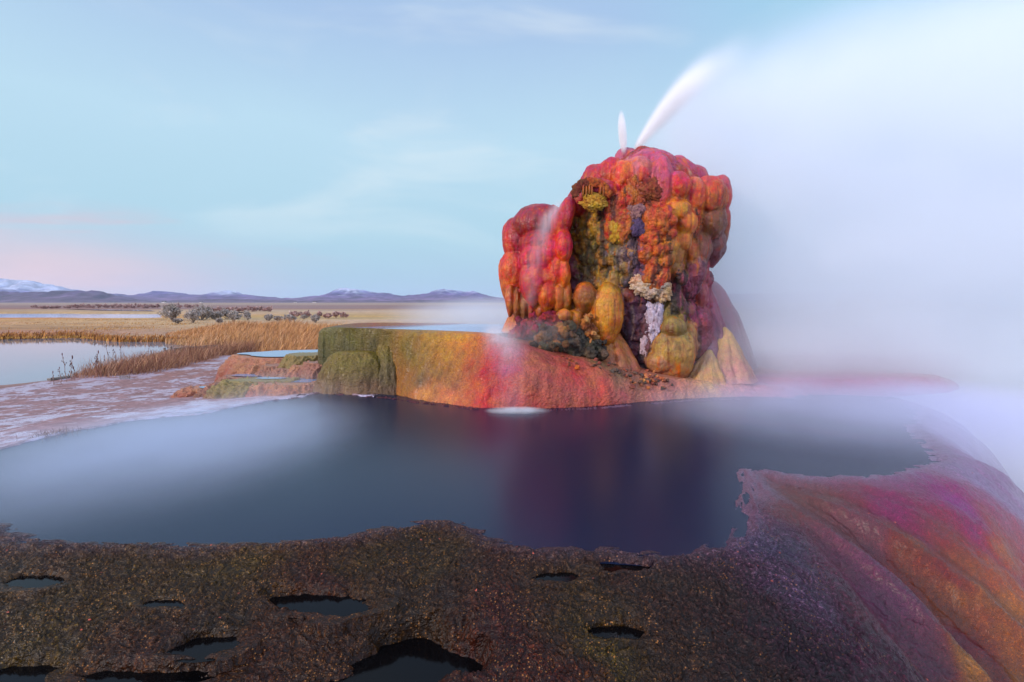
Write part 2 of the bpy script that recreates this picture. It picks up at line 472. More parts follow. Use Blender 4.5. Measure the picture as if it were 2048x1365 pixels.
nl = fbm(P2 * 1.3, 4, 40)
d1 = np.maximum(dd - .07, 0)
front = .012 * sst(0, .06, dd) - .13 * d1 - .20 * d1 ** 2
ang = np.arctan2(y - 4.2, x - 1.2)
P_r = np.stack([ang * 5.0, dd * .35, 0 * x], 1)
but = fbm(P_r, 3, 60)
kx = lerp(.55, 1.15, sst(2.3, 3.6, x) * sst(2.2, 3.4, y))
dome = .008 * sst(0, .06, dd) - .10 * d1 - kx * d1 ** 1.9 + but * .42 * np.minimum(dd, 1.0) ** 1.2
# broad valley between the front crust and the dome
vx = x - (1.78 + (2.9 - y) * .12)
dome += -.16 * np.exp(-(vx / .16) ** 2) * sst(.15, .6, dd)
z = lerp(front, dome, wr) + nl * .05 * sst(.05, .5, dd)
# worm-like ridges
q = P2 * 1.0; q[:, 0] += fbm(P2 * 9, 2, 71) * .05; q[:, 1] += fbm(P2 * 9, 2, 75) * .05
q[:, 1] *= 1.35
f1_ = fbm(q * 8.5, 2, 80) * 4.6 + noise(q * 30, 84) * .35 ; f2_ = fbm(q * 21, 2, 88) * 3.4 + 5
w1 = f1_ - np.floor(f1_); w2 = f2_ - np.floor(f2_)
amp = lerp(.017, .008, wr) * sst(-.06, .1, sd_)
z += amp * (w1 ** 2.2 * .8 + w2 ** 2 * .35 - .35)
# rim lip: lacy scalloped edges that hold the water back
lip = np.exp(-((sd_ - .05) / .06) ** 2) * .010
z += lip
lace = ridged(np.stack([P2[:, 0] * 4.0, P2[:, 1] * lerp(8.5, 5.5, wr), P2[:, 2]], 1), 3, 90)
z += sst(.5, .8, lace) * .022 * np.exp(-((sd_ + .02) / .12) ** 2) * (1 - wr * .3)
# shelves below the surface
ins = sd_ < 0
z = np.where(ins, z - .006 - np.minimum(-sd_, .6) * lerp(.14, .09, wr), z)
# shallow puddles held in the crust
pud = [(70,1158,66,15),(325,1201,58,9),(636,1203,110,24),(410,1287,66,26),(52,1348,90,22),(1118,1150,56,10),(1262,1128,70,10),(1236,1262,58,15),(825,1322,172,62),(285,1352,130,20)]
def surf_z(px, py):
    zz = -.1
    for _ in range(12):
        p = PZ(px, py, zz); i = np.argmin((x - p[0]) ** 2 + (y - p[1]) ** 2); zz = .5 * zz + .5 * zs[i]
    return PZ(px, py, zz)
zs = lerp(front, dome, wr) + nl * .05 * sst(.05, .5, dd)
puddles = []
for k, (px, py, rx, ry) in enumerate(pud):
    c = surf_z(px, py); a = PZ(px - rx, py, c[2]); b = PZ(px + rx, py, c[2]); t_ = PZ(px, py - ry, c[2]); b_ = PZ(px, py + ry, c[2])
    hx = (b[0] - a[0]) / 2; hy = (t_[1] - b_[1]) / 2
    cx, cy_ = c[0], (t_[1] + b_[1]) / 2
    r = np.sqrt(((Pw[:, 0] - cx) / hx) ** 2 + ((Pw[:, 1] - cy_) / hy) ** 2) + fbm(P2 * np.array([3.5, 8, 1]), 3, 300 + k) * .6
    lev = c[2] - .012 - .03 * (ry > 40)
    carve = lev - .02
    z = np.where(r < 1, np.minimum(z, lerp(carve, z, sst(.62, 1.0, r))), z)
    m = (r > 1) & (r < 1.6)
    z = np.where(m, np.maximum(z, lev + .012 * sst(1.0, 1.1, r) ), z)
    puddles.append((cx, cy_, hx * 1.25, hy * 1.25, lev))
# the side that belongs to the mound and the mud flat is kept low, under them
north = (si_ >= N_NEAR - .5) & (sd_ > 0)
z = np.where(north, -.06 - sd_ * 1.2, z)
# terrace steps far right, half lost in the steam
z = np.where((y > 4.6) & (x > 3.2) & ~north, np.maximum(z, -1.7), z)
z = np.maximum(z, -2.6)
nx, ny = len(gx), len(gy)
V = np.stack([x, y, z], 1)
Fq = gridfaces(nx, ny)
keep = ~((sd_[Fq] < -.5).all(1) | ((si_[Fq] >= N_NEAR + .0) & (sd_[Fq] > .5)).all(1))
Fq = Fq[keep]
used = np.zeros(len(V), bool); used[Fq.ravel()] = True; remap = np.cumsum(used) - 1
# pigment zones of the algae
An, Ac = [], []
for px, py, c, mm in [(60,1150,'#5a4530',1),(60,1280,'#5c4a2a',1),(300,1150,'#5e4a2c',1),(500,1130,'#6a5430',1),(420,1250,'#4c3a26',1),(250,1330,'#5a3a2a',1),(520,1270,'#5a3828',1),(720,1130,'#5c4628',1),(640,1160,'#5c3a2c',1),(850,1110,'#56432a',1),(850,1210,'#463424',1),(980,1230,'#56342a',1),
   (1000,1300,'#4a2820',1),(1080,1330,'#5c3024',1),(1150,1180,'#54402a',1),(1210,1310,'#5a4a26',1),(1330,1180,'#4c3a30',1),(1350,1300,'#443022',1),(1450,1200,'#46342e',1),(1480,1330,'#3c2824',1),(1600,1300,'#3c2830',1),(1560,1100,'#6a5a70',1),(1600,1180,'#52404e',1),(1640,1000,'#7a5048',1),(1700,1060,'#7c4a4c',1),(1780,1020,'#94405c',1),
   (1850,980,'#94506e',1),(1900,1000,'#a83a84',1),(1950,1050,'#a43c6c',1),(1760,1140,'#7a4458',1),(1800,1200,'#6a3a50',1),(1850,1300,'#6a3444',1),(1750,1300,'#5a3040',1),(1860,1120,'#8a4c38',1),(1900,1150,'#a0623c',1),(1950,1220,'#a8683a',1),(2000,1080,'#c87040',1),(2030,1180,'#c87430',1),(2040,1300,'#b4703c',1),(1960,1340,'#b0702c',1),(1890,1180,'#8a4a40',1),(1930,1290,'#7c3c3c',1),(1940,950,'#b094b4',1),(2000,960,'#b088a8',1),(1880,860,'#bca6c4',1)]:
    p = surf_z(px, py); An.append(p[:2]); Ac.append(S(c, .42 * mm * (1.9 if px > 1580 and py < 1250 else 1.7 if px > 1780 else 1)))
jit = np.stack([fbm(P2 * 4, 3, 200), fbm(P2 * 4, 3, 220)], 1) * .16
cols = idw((P2[:, :2] + jit)[used], np.array(An), np.array(Ac), 3.2, .04)
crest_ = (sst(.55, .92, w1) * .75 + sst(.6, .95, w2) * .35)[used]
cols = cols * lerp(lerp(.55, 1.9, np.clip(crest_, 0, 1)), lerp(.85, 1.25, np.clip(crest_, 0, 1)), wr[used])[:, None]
pale = (np.exp(-((sd_ - .0) / lerp(.09, .13, wr)) ** 2) * (.2 + .8 * wr))[used]
cols = lerp(cols, S('#8c7c90')[None], (pale * .75)[:, None])
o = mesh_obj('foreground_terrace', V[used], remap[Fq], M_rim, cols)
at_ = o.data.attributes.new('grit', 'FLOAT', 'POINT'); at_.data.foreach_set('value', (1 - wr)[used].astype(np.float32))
tag(o, 'dark wet algae crust terrace with worm-like ridges rimming the pool and spilling down as a purple and ochre dome', None, None, 'structure')
for k, (cx, cy_, hx, hy, lev) in enumerate(puddles):
    th = np.linspace(0, 2 * np.pi, 48, endpoint=False)
    Vp = np.concatenate([[[cx, cy_, lev]], np.stack([cx + hx * np.cos(th), cy_ + hy * np.sin(th), 0 * th + lev], 1)])
    Fp = np.array([[0, 1 + i, 1 + (i + 1) % 48] for i in range(48)])
    o = mesh_obj('puddle_water', Vp, Fp, M_puddle)
    tag(o, 'small black puddle of still water sunk in the dark foreground crust', None, 'puddles in the foreground crust', 'structure')

# ------------------------------------------------------------------ plain, lakes, far hills
GZ = -.32
lake_px = [(-900,800),(-300,790),(0,779),(110,767),(200,748),(300,722),(440,706),(560,704),(600,700),(560,694),(470,690),(400,688),(330,684),(230,684),(150,676),(90,677),(0,679),(-300,680),(-900,684)]
lake = np.array([PZ(a, b, -.45) for a, b in lake_px])
lake2 = np.array([PZ(a, b, -.45) for a, b in [(-500,639),(0,638),(60,636.5),(130,637.5),(200,638.5),(325,638),(325,628),(150,627.5),(0,627),(-500,627)]])
lake3 = np.array([PZ(a, b, -.24) for a, b in [(125,618.5),(200,621),(310,622.5),(300,620.5),(210,618.8)]])
lake4 = np.array([PZ(a, b, -.24) for a, b in [(405,624),(450,626),(500,624.8),(450,623)]])
def geo(a, b, s0, r):
    out = [a]; s = s0
    while out[-1] < b: s *= r; out.append(out[-1] + s)
    return np.array(out)
ax = np.concatenate([-geo(34, 6000, .4, 1.16)[::-1], np.arange(-33.6, 8, .22), geo(8, 6000, .3, 1.16)])
ay = np.concatenate([-geo(1, 200, 1, 1.4)[::-1], np.arange(-.5, 40, .22), geo(40, 9000, .3, 1.05)])
AX, AY = np.meshgrid(ax, ay, indexing='ij'); Q = np.stack([AX.ravel(), AY.ravel(), 0 * AX.ravel()], 1)
x, y = Q[:, 0], Q[:, 1]
z = np.full(len(Q), GZ) + fbm(Q * .22, 4, 500) * .05 * sst(200, 60, y)
z += sst(60, 400, y) * -.1
for lk in (lake, lake2):
    s, _ = poly_sdf(Q + np.stack([fbm(Q * .8, 3, 520), fbm(Q * .8, 3, 525), 0 * x], 1) * .25, lk)
    z = np.where(s < .35, lerp(-.75, z, sst(-.2, .35, s)), z)
for lk in (lake3, lake4):
    s, _ = poly_sdf(Q, lk); z = np.where(s < -1e9, -.6, z)
# ground lies deep under the pool terraces
deep = sst(-5.2, -3.2, x) * sst(15, 12.5, y)
z = lerp(z, -1.9, deep)
A_, C_ = [], []
col = np.zeros((len(Q), 3))
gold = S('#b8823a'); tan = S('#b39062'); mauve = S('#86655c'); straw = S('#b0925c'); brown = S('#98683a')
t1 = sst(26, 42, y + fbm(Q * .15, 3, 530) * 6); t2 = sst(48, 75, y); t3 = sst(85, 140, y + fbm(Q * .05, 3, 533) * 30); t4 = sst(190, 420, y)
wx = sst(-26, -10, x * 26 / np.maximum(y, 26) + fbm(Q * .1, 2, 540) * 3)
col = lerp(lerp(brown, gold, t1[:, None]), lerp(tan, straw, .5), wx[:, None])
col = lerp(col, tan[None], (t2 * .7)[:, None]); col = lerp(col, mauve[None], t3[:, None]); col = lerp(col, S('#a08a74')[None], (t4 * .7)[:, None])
col = lerp(S('#7c5c52')[None], col, sst(15.5, 18, y)[:, None]); col = lerp(col, S('#cfc8c8')[None], (sst(1.5, 4, x) * sst(30, 18, y))[:, None])  # pale ground under the steam, added to bounce light up into it
V = np.stack([x, y, z], 1)
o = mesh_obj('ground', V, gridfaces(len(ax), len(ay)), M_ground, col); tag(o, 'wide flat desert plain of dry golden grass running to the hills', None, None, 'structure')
for lk, nm in ((lake, 'still mirror-like lake behind the reed bank'), (lake2, 'pale strip of lake water beyond the golden meadow'), (lake3, 'thin sliver of water before the reddish thicket'), (lake4, 'small far glint of water beyond the grey sagebrush')):
    bm = bmesh.new()
    c0 = lk.mean(0); vs = [bm.verts.new(tuple(c0 + (p - c0) * 1.0 + np.array([0, 0, .0]))) for p in lk]
    f = bm.faces.new(vs); bmesh.ops.triangulate(bm, faces=[f]); me = bpy.data.meshes.new('lake_water'); bm.to_mesh(me); bm.free()
    if me.polygons[0].normal.z < 0: me.flip_normals()
    o = bpy.data.objects.new('lake_water', me); COL.objects.link(o); me.materials.append(M_lake); tag(o, nm, None, None, 'structure')

def hills(name, label, pts, Y, depth, c_low, c_high, snow, seed, base_row=605.5):
    pts = np.array(pts, float)
    xs = np.linspace(-1000, 2900, 620); ys = np.linspace(-1, 1, 60)
    H = np.interp(xs, pts[:, 0], pts[:, 1]) + fbm(np.stack([xs * .03, 0 * xs, 0 * xs + seed], 1), 6, seed, .7) * 5.0 ; Hm = np.maximum((base_row - H) * Y / F, 2)
    Xw = (xs - 1024) / F * Y
    Xg, Vg = np.meshgrid(np.arange(len(xs)), ys, indexing='ij')
    xw = Xw[Xg.ravel()]; vv = Vg.ravel(); yw = Y + vv * depth
    p = np.stack([xw, yw, 0 * xw], 1) / Y
    crest = fbm(np.stack([xw / Y * 6, 0 * xw, 0 * xw], 1), 3, seed + 3) * .3
    prof = np.clip(1 - np.abs(vv - crest), 0, 1)
    prof = np.where(vv < crest, np.clip((vv + 1) / (1 + crest), 0, 1) ** 1.25, np.clip((1 - vv) / (1 - crest), 0, 1))
    rg = ridged(p * np.array([26, 14, 1]), 5, seed) ; rg2 = ridged(p * np.array([60, 40, 1]), 3, seed + 50)
    h = prof * (.40 + .66 * rg + .2 * rg2)
    h = h.reshape(Xg.shape); h = h / h.max(1, keepdims=True) 
    zz = (h * Hm[:, None]).ravel() * np.clip(prof * 20, 0, 1) - 2
    V = np.stack([xw, yw, zz], 1)
    t = np.clip(zz / 90, 0, 1)
    col = lerp(c_low[None], c_high[None], t[:, None]) * (1 + 1.1 * (fbm(p * np.array([40, 30, 1]), 4, seed + 21)))[:, None]
    if snow:
        s = sst(snow, snow + 45, zz + fbm(p * 70, 4, seed + 9) * 45 + fbm(p * 8, 2, seed + 8) * 35)
        s = s * .75
        col = lerp(col, S('#c8cede')[None], s[:, None])
    o = mesh_obj(name, V, gridfaces(len(xs), len(ys)), M_mount, col); tag(o, label, None, None, 'structure')
hills('mountains', 'distant purple brown mountain range with patches of snow on its peaks', [(-1000,566),(-600,560),(-200,554),(0,557),(50,561),(100,571),(140,578),(170,584),(230,588),(262,591),(290,586),(312,582),(345,584),(385,590),(400,590),(440,586),(458,580),(480,588),(520,592),(560,597),(600,596),(640,590),(662,584),(680,577),(690,574),(702,578),(730,581),(760,586),(780,586),(800,591),(830,590),(850,588),(870,582),(890,578),(905,580),(925,581),(960,586),(1000,596),(1200,586),(1500,588),(2000,575),(2900,582)], 3600, 700, S('#6c5068'), S('#524f84'), 54, 700)
hills('hills', 'low dark purple foothills in front of the snowy range', [(-1000,590),(-600,585),(-200,588),(0,583.5),(60,584),(110,583),(150,580.5),(185,581),(210,585),(235,592),(260,599),(290,603),(340,601),(420,599),(470,597),(520,599),(600,601),(680,600),(760,601.5),(840,600),(940,602),(1100,603),(1500,601),(2000,598),(2900,598)], 2500, 330, S('#5a4456'), S('#4a4060'), 0, 760)

# ------------------------------------------------------------------ travertine terrace under the mound
def project(V):
    V = np.asarray(V); r = V - np.array([0, 0, CAM_H])
    c, s = math.cos(PITCH), math.sin(PITCH)
    dep = r[:, 1] * c - r[:, 2] * s; up = r[:, 1] * s + r[:, 2] * c
    return np.stack([1024 + F * r[:, 0] / dep, 682.5 - F * up / dep, dep], 1)
def anchor(V, Pr, px, py):
    """the nearest-to-viewer surface point of a mesh at a spot read off the photograph"""
    d = np.hypot(Pr[:, 0] - px, Pr[:, 1] - py)
    m = d < max(d.min() + 4, 7)
    i = np.where(m)[0]; return V[i[np.argmin(Pr[i, 2] + d[i] * .01)]]
def paint(V, anchors, pw=3.0, eps=.03, jit=.08, js=4, seed=0, mul=1.0):
    Pr = project(V); A = []; C = []
    for px, py, c in anchors: A.append(anchor(V, Pr, px, py)); C.append(S(c, mul))
    J = np.stack([fbm(V * js, 3, seed + 1), fbm(V * js, 3, seed + 2), fbm(V * js, 3, seed + 3)], 1) * jit
    return idw(V + J, np.array(A), np.array(C), pw, eps)
def W(a, b, z0): return PZ(a, b, z0)
cols_def = []   # (top, bottom, convexity)
for tx, ty, tY, bx, by, cv in [(650,656,8.15,632,768,.0),(668,655,7.95,650,772,.0),(700,656,7.78,692,776,.0),(760,657.5,7.6,762,782,.0),(830,659.5,7.4,850,806,.05),(900,662,7.25,920,816,.15),(945,664,7.12,965,820,.35),(985,668,7.02,1010,821,.75),(1030,684,7.0,1070,821,1),(1075,697,7.0,1130,819,1),(1120,708,7.0,1180,816,1),
     (1170,716,6.98,1240,811,.9),(1230,733,6.98,1310,805,.7),(1300,750,7.0,1380,801,.6),(1380,760,7.2,1450,798.5,.5),(1450,763,7.45,1530,797,.5),(1530,770,7.6,1620,797,.5)]:
    cols_def.append((PY(tx, ty, tY), PZ(bx, by, -.02), cv))
for t, b in [((4.3, 8.5, .15), (5.0, 8.4, -.3)), ((3.9, 9.8, .3), (4.8, 10.3, -.4)), ((2.2, 10.8, .5), (2.4, 11.8, -.5)), ((-.3, 10.7, .82), (-.5, 11.6, -.5)), ((-1.9, 10.0, .9), (-2.4, 10.6, -.5)), ((-2.75, 9.1, .93), (-3.2, 9.2, -.4))]:
    cols_def.append((np.array(t), np.array(b), .4))
top = np.array([c[0] for c in cols_def]); bot = np.array([c[1] for c in cols_def]); cvx = np.array([c[2] for c in cols_def])
n0 = len(top); NS, NT = 900, 120
def closed_resample(A, n):
    A = np.concatenate([A[-2:], A, A[:3]]); k = np.linspace(0, n0, n, endpoint=False) + 2
    i = np.floor(k).astype(int); f = (k - i)[:, None] if A.ndim > 1 else (k - i)
    p0, p1, p2, p3 = A[i - 1], A[i], A[i + 1], A[i + 2]
    return .5 * ((2 * p1) + (-p0 + p2) * f + (2 * p0 - 5 * p1 + 4 * p2 - p3) * f ** 2 + (-p0 + 3 * p1 - 3 * p2 + p3) * f ** 3)
u_ = np.linspace(0, n0, NS, endpoint=False)
u_ = np.sort(np.concatenate([np.linspace(0, 17, 780, endpoint=False), np.linspace(17, n0, NS - 780, endpoint=False)]))
def at_u(A):
    A2 = np.concatenate([A[-2:], A, A[:3]]); k = u_ + 2; i = np.floor(k).astype(int); f = (k - i)
    if A.ndim > 1: f = f[:, None]
    p0, p1, p2, p3 = A2[i - 1], A2[i], A2[i + 1], A2[i + 2]
    return .5 * ((2 * p1) + (-p0 + p2) * f + (2 * p0 - 5 * p1 + 4 * p2 - p3) * f ** 2 + (-p0 + 3 * p1 - 3 * p2 + p3) * f ** 3)
T, B, Cv = at_u(top), at_u(bot), np.clip(at_u(cvx), 0, 1)
t = np.linspace(0, 1, NT)
th = t * np.pi / 2
h_con, z_con = np.sin(th), np.cos(th)
lipf = 1 - (1 - np.clip(t * 6, 0, 1)) ** 2.4
h_w, z_w = .26 * lipf + .40 * t + .34 * t ** 4, 1 - t ** 1.12
z_w = z_w - .00
hh = lerp(h_w[None], h_con[None], Cv[:, None]); zz = lerp(z_w[None], z_con[None], Cv[:, None])
XY = T[:, None, :2] + (B - T)[:, None, :2] * hh[:, :, None]; ZZ = B[:, None, 2] + (T - B)[:, None, 2] * zz
cap_c = np.array([1.9, 8.7, .6])
NR = 26; rr = np.linspace(1, 0.02, NR)[::-1][:-1]      # inner cap rings
capXY = cap_c[None, None, :2] + (T[:, None, :2] - cap_c[:2]) * rr[None, :, None]
zin = np.minimum(T[:, 2], .80)
capZ = lerp(cap_c[2], lerp(zin[:, None], T[:, 2][:, None], sst(.93, 1.0, rr)[None]), rr[None] ** .6)
V = np.concatenate([np.concatenate([capXY, capZ[:, :, None]], 2), np.concatenate([XY, ZZ[:, :, None]], 2)], 1)
nv = V.shape[1]; V = V.reshape(-1, 3); Fq = gridfaces(NS, nv, True)
N = normals(V, Fq)
if N[NR + 60][2] < 0 and N[5][2] < 0: Fq = Fq[:, ::-1]; N = -N
sidem = np.tile(np.concatenate([np.zeros(NR - 1), sst(0, .12, t)]), NS)
q = V.copy(); q[:, 2] *= .28
# straight curtains of flow on the wall, scaly skin, a few broad buttresses
disp = fbm(q * 2.4, 3, 800) * .07 + fbm(q * 9, 3, 810) * .016 + fbm(V * 22, 3, 820) * .008
sc = ridged(V * np.array([20, 20, 34]), 3, 830); disp += (sc - .5) * .010 + (ridged(V * np.array([9, 9, .9]), 3, 835) - .55) * .035 * np.repeat(1 - Cv * .75, nv)
V = V + N * (disp * (sidem * .9 + .06))[:, None]
V[:, 2] = np.maximum(V[:, 2], -.6)
terr = empty('travertine_terrace', (0, 0, 0)); tag(terr, 'raised travertine terrace with olive and orange algae walls carrying the red mound', 'terrace')
A_wall = [(660,670,'#5c5a20'),(650,720,'#4c4c20'),(640,770,'#5a4632'),(700,670,'#5e5816'),(690,700,'#4e4a1c'),(760,670,'#6a5a18'),(740,690,'#50481c'),(830,668,'#8a6a18'),(815,700,'#6c5a1e'),(860,672,'#a87e1c'),(850,720,'#80641e'),(840,760,'#5e4a2a'),(900,672,'#c08a20'),(890,710,'#a8761e'),(880,745,'#86602a'),(930,675,'#cc8420'),(920,720,'#ac6c26'),(940,690,'#b86a26'),
  (960,680,'#c0602a'),(950,740,'#9a5634'),(905,770,'#8a5634'),(960,770,'#c2603a'),(900,795,'#d07c50'),(840,790,'#cc8250'),(760,790,'#c08048'),(985,700,'#b81424'),(975,740,'#b81a26'),(1000,770,'#b0182c'),(990,720,'#b81424'),(970,800,'#c64a3a'),(1015,740,'#b04a66'),(1020,700,'#c47a86'),(1000,675,'#c49aa0'),(1030,800,'#a84850'),(1060,720,'#b8664a'),(1080,760,'#b0604e'),(1060,790,'#b45a40'),(1120,760,'#a84e3c'),
  (1140,790,'#a8584a'),(1130,730,'#b0443a'),(1150,745,'#b83c38'),(1165,790,'#b25a4c'),(1200,770,'#d0604a'),(1190,740,'#b46046'),(1200,800,'#cc5e4e'),(1250,780,'#a46a54'),(1250,800,'#c06a60'),(1200,720,'#6a5c3a'),(1240,745,'#7a5e44'),(1300,770,'#b0705a'),(1320,795,'#c07a70'),(1380,780,'#c0846c'),(1420,770,'#d0a878'),(1460,780,'#d0908a'),(1500,790,'#c4808a'),(1560,790,'#c87a8a'),(1600,780,'#c87a8e'),(1100,715,'#8c4a38')]
cw = paint(V, A_wall, 3.0, .07, .12, 5, 840, 1.0); cw = cw * (1 + .3 * fbm(V * np.array([12, 12, 2.5]), 4, 850))[:, None]
backm = sst(8.3, 9.5, V[:, 1]); cw = lerp(cw, S('#a06038')[None], (backm * .8)[:, None])
wall = mesh_obj('terrace_wall', V, Fq, M_apron, cw, terr)
# upper pool water
up = [T[i] for i in range(NS) if (u_[i] < 7.3 or u_[i] > 19.0)]
cpt = np.mean(up, 0)
def pin(p, k): v = cpt - p; return p + v / np.linalg.norm(v) * k
ringp = [pin(T[i], .05) for i in range(0, NS, 6) if u_[i] < 6.35] + [np.array([.55, 7.55, .9]), np.array([1.2, 9.6, .9])] + [pin(T[i], .1) for i in range(0, NS, 6) if u_[i] > 20.0]
bm = bmesh.new(); vs = [bm.verts.new((p[0], p[1], .862)) for p in ringp]; f = bm.faces.new(vs); bmesh.ops.triangulate(bm, faces=[f])
me = bpy.data.meshes.new('upper_pool'); bm.to_mesh(me); bm.free()
if me.polygons[0].normal.z < 0: me.flip_normals()
o = bpy.data.objects.new('pool_surface', me); COL.objects.link(o); me.materials.append(M_sheet); o.parent = terr; o['label'] = 'thin pale sheet of water filling the top of the terrace'

def buttress(name, c, topr, botr, h, seed, cols_f, flat=.5, nu=220, nv=90, parent=None, mat=None, skew=(0, 0), lab=None, lin=0.0):
    """truncated dome of flowstone: footprint ellipse botr, flat top topr, height h, centre c on the ground"""
    a = np.linspace(0, 2 * np.pi, nu, endpoint=False); tt = np.linspace(0, 1, nv)
    # top cap then side
    r = np.concatenate([np.linspace(.02, 1, 14)[:-1], np.ones(nv)]); s = np.concatenate([np.zeros(13), tt])
    gs_ = lerp(np.sin(s * np.pi / 2) ** (1 - flat * .3), s ** .92, lin)
    hx = topr[0] * r + (botr[0] - topr[0]) * gs_
    hy = topr[1] * r + (botr[1] - topr[1]) * gs_
    zz = h * (np.cos(s * np.pi / 2) * (1 - flat) + (1 - s) * flat)
    wob = 1 + fbm(np.stack([np.cos(a) * 1.2, np.sin(a) * 1.2, 0 * a + seed], 1), 3, seed) * (.42 if name == 'step' else .22)
    V = np.stack([c[0] + hx[None] * np.cos(a)[:, None] * wob[:, None] + skew[0] * (1 - s)[None], c[1] + hy[None] * np.sin(a)[:, None] * wob[:, None] + skew[1] * (1 - s)[None], c[2] + np.broadcast_to(zz[None], (nu, len(r)))], 2).reshape(-1, 3)
    Fq = gridfaces(nu, len(r), True); N = normals(V, Fq)
    if N[14 + nv // 2][2] < 0: Fq = Fq[:, ::-1]; N = -N
    q = V.copy(); q[:, 2] *= .3
    d = (ridged(V * np.array([9, 9, 1.0]), 3, seed + 8) - .55) * (.09 if name == 'step' else .03) + fbm(q * 3.5, 3, seed + 3) * .05 + fbm(q * 12, 3, seed + 5) * .014 + (ridged(V * np.array([20, 20, 34]), 3, seed + 6) - .5) * .012
    sm = np.tile(np.concatenate([np.zeros(13), sst(0, .1, tt)]), nu)
    V = V + N * (d * (sm * .9 + .05))[:, None]
    cc = cols_f(V)
    o = mesh_obj(name, V, Fq, mat or M_apron, cc, parent)
    if lab: o['label'] = lab
    return o
def grad_cols(stops, seed, zr, jit=.12):
    zs_ = np.array([s[0] for s in stops]); cs = np.array([S(s[1]) for s in stops])
    def f(V):
        t = (V[:, 2] - zr[0]) / (zr[1] - zr[0]) + fbm(V * 4, 3, seed) * jit
        return np.stack([np.interp(t, zs_, cs[:, k]) for k in range(3)], 1)
    return f
c = PY(712, 700, 7.62); hA = PY(720, 706, 7.35)[2]
buttress('buttress', (c[0], 7.56, -.03), (.25, .13), (.66, .40), hA + .03, 31, grad_cols([(0, '#7a5a3a'), (.25, '#6c5430'), (.6, '#6a5a1c'), (1, '#77641a')], 33, (0, .6)), .5, parent=terr, lin=.85, lab='flat topped olive buttress at the foot of the terrace wall')
c = PY(788, 700, 7.75)
buttress('buttress', (c[0], 7.72, -.03), (.10, .06), (.40, .46), PY(770, 684, 7.5)[2] + .03, 37, grad_cols([(0, '#6a5034'), (.4, '#5c4e22'), (1, '#7a641c')], 38, (0, .75)), .35, parent=terr, lin=.7, skew=(-.06, 0), lab='pointed olive buttress leaning on the terrace wall')

# low flow ledges at the right of the mound, and the pale pink end of the lower step
for k, (px, py, Y, tr, br, h, c0, c1, lb) in enumerate([(1640, 790, 8.2, (1.5, .5), (2.0, .9), .20, '#b8607a', '#c890a4', 'low pink flowstone ledge in the steam, nearer of the two beside the mound'), (1690, 775, 9.6, (1.9, .5), (2.4, .9), .42, '#a8788c', '#c0a0b4', 'low mauve flowstone ledge in the steam, farther of the two beside the mound')]):
    c = PY(px, py, Y)
    o = buttress('flowstone_ledge', (c[0], Y, -.06), tr, br, h, 41 + k * 7, grad_cols([(0, c0), (.6, c0), (1, c1)], 43 + k, (0, h)), .2)
    tag(o, lb, 'ledge')

# ------------------------------------------------------------------ mineral flat at the left, with its small stepped terraces
mx = axis([(-9.5, -1.9, .026)]); my = axis([(3.2, 9.0, .022), (9.0, 15.5, .05)])
AX, AY = np.meshgrid(mx, my, indexing='ij'); Q = np.stack([AX.ravel(), AY.ravel(), 0 * AX.ravel()], 1); x, y = Q[:, 0], Q[:, 1]
Qw = Q.copy(); Qw[:, 0] += fbm(Q * 5, 3, 900) * .06 + fbm(Q * 1.6, 2, 901) * .16; Qw[:, 1] += fbm(Q * 5, 3, 905) * .06 + fbm(Q * 1.6, 2, 906) * .16
sd2, si2 = poly_sdf(Qw, pool)
d = np.maximum(sd2, 0)
z = .012 * np.exp(-((d - .03) / .04) ** 2) + .006 * np.exp(-((d - .22) / .06) ** 2) - np.minimum(.075 * np.maximum(d - .1, 0), .30) + fbm(Q * 1.4, 4, 910) * .018 * sst(.2, .8, d) + (ridged(Q * np.array([6, 11, 1]), 3, 915) - .5) * .010
sl_, _ = poly_sdf(Q + np.stack([fbm(Q * 2, 2, 917), 0 * x, 0 * x], 1) * .1, lake)
z = lerp(-.62, z, sst(-.12, .12, sl_))
zt = z
stmask = np.zeros(len(x)); flat = np.zeros(len(x), bool)
x_hide = sst(-2.05, -2.3, x)
north2 = (si2 >= N_NEAR - .5) & (si2 < N_NEAR + N_NORTH - 1.0)
zt = np.where(sd2 < 0, -.02 + sd2 * .25, zt)
V = np.stack([x, y, zt], 1); Fq = gridfaces(len(mx), len(my))
keep = ~((sd2[Fq] < -.25).all(1))
Fq = Fq[keep]
col = np.tile(S('#8c6866'), (len(x), 1)); col = lerp(col, S('#8a5c50')[None], sst(9.0, 12.0, y + fbm(Q * .8, 3, 950))[:, None])
tc = lerp(S('#9a5a40')[None], S('#7c7038')[None], sst(-.1, .35, fbm(Q * 1.3, 3, 955))[:, None]); tc = lerp(tc, S('#b07460')[None], sst(0, .4, fbm(Q * 2.1, 3, 957))[:, None])
# material index: 0 mineral flat, 1 flowstone, 2 standing water
mi = np.zeros(len(Fq), int); sm_ = (stmask > .35); fm = (flat & sm_)
mi[(sm_[Fq].sum(1) >= 2)] = 1; mi[fm[Fq].all(1)] = 2
col = np.where(sm_[:, None], tc, col)
used = np.zeros(len(V), bool); used[Fq.ravel()] = True; remap = np.cumsum(used) - 1
o = mesh_obj('mud_flat', V[used], remap[Fq], None, col[used], mats=[M_mud, M_apron, M_sheet], midx=mi)
wt = np.clip(1.0 - (d - .3) / 2.6 + fbm(Q * .9, 3, 977) * .35, 0, 1); at_ = o.data.attributes.new('wetness', 'FLOAT', 'POINT'); at_.data.foreach_set('value', wt[used].astype(np.float32))
tag(o, 'pink and white crusted mineral flat with small orange stepped terraces between the dark pool and the lake', None, None, 'structure')

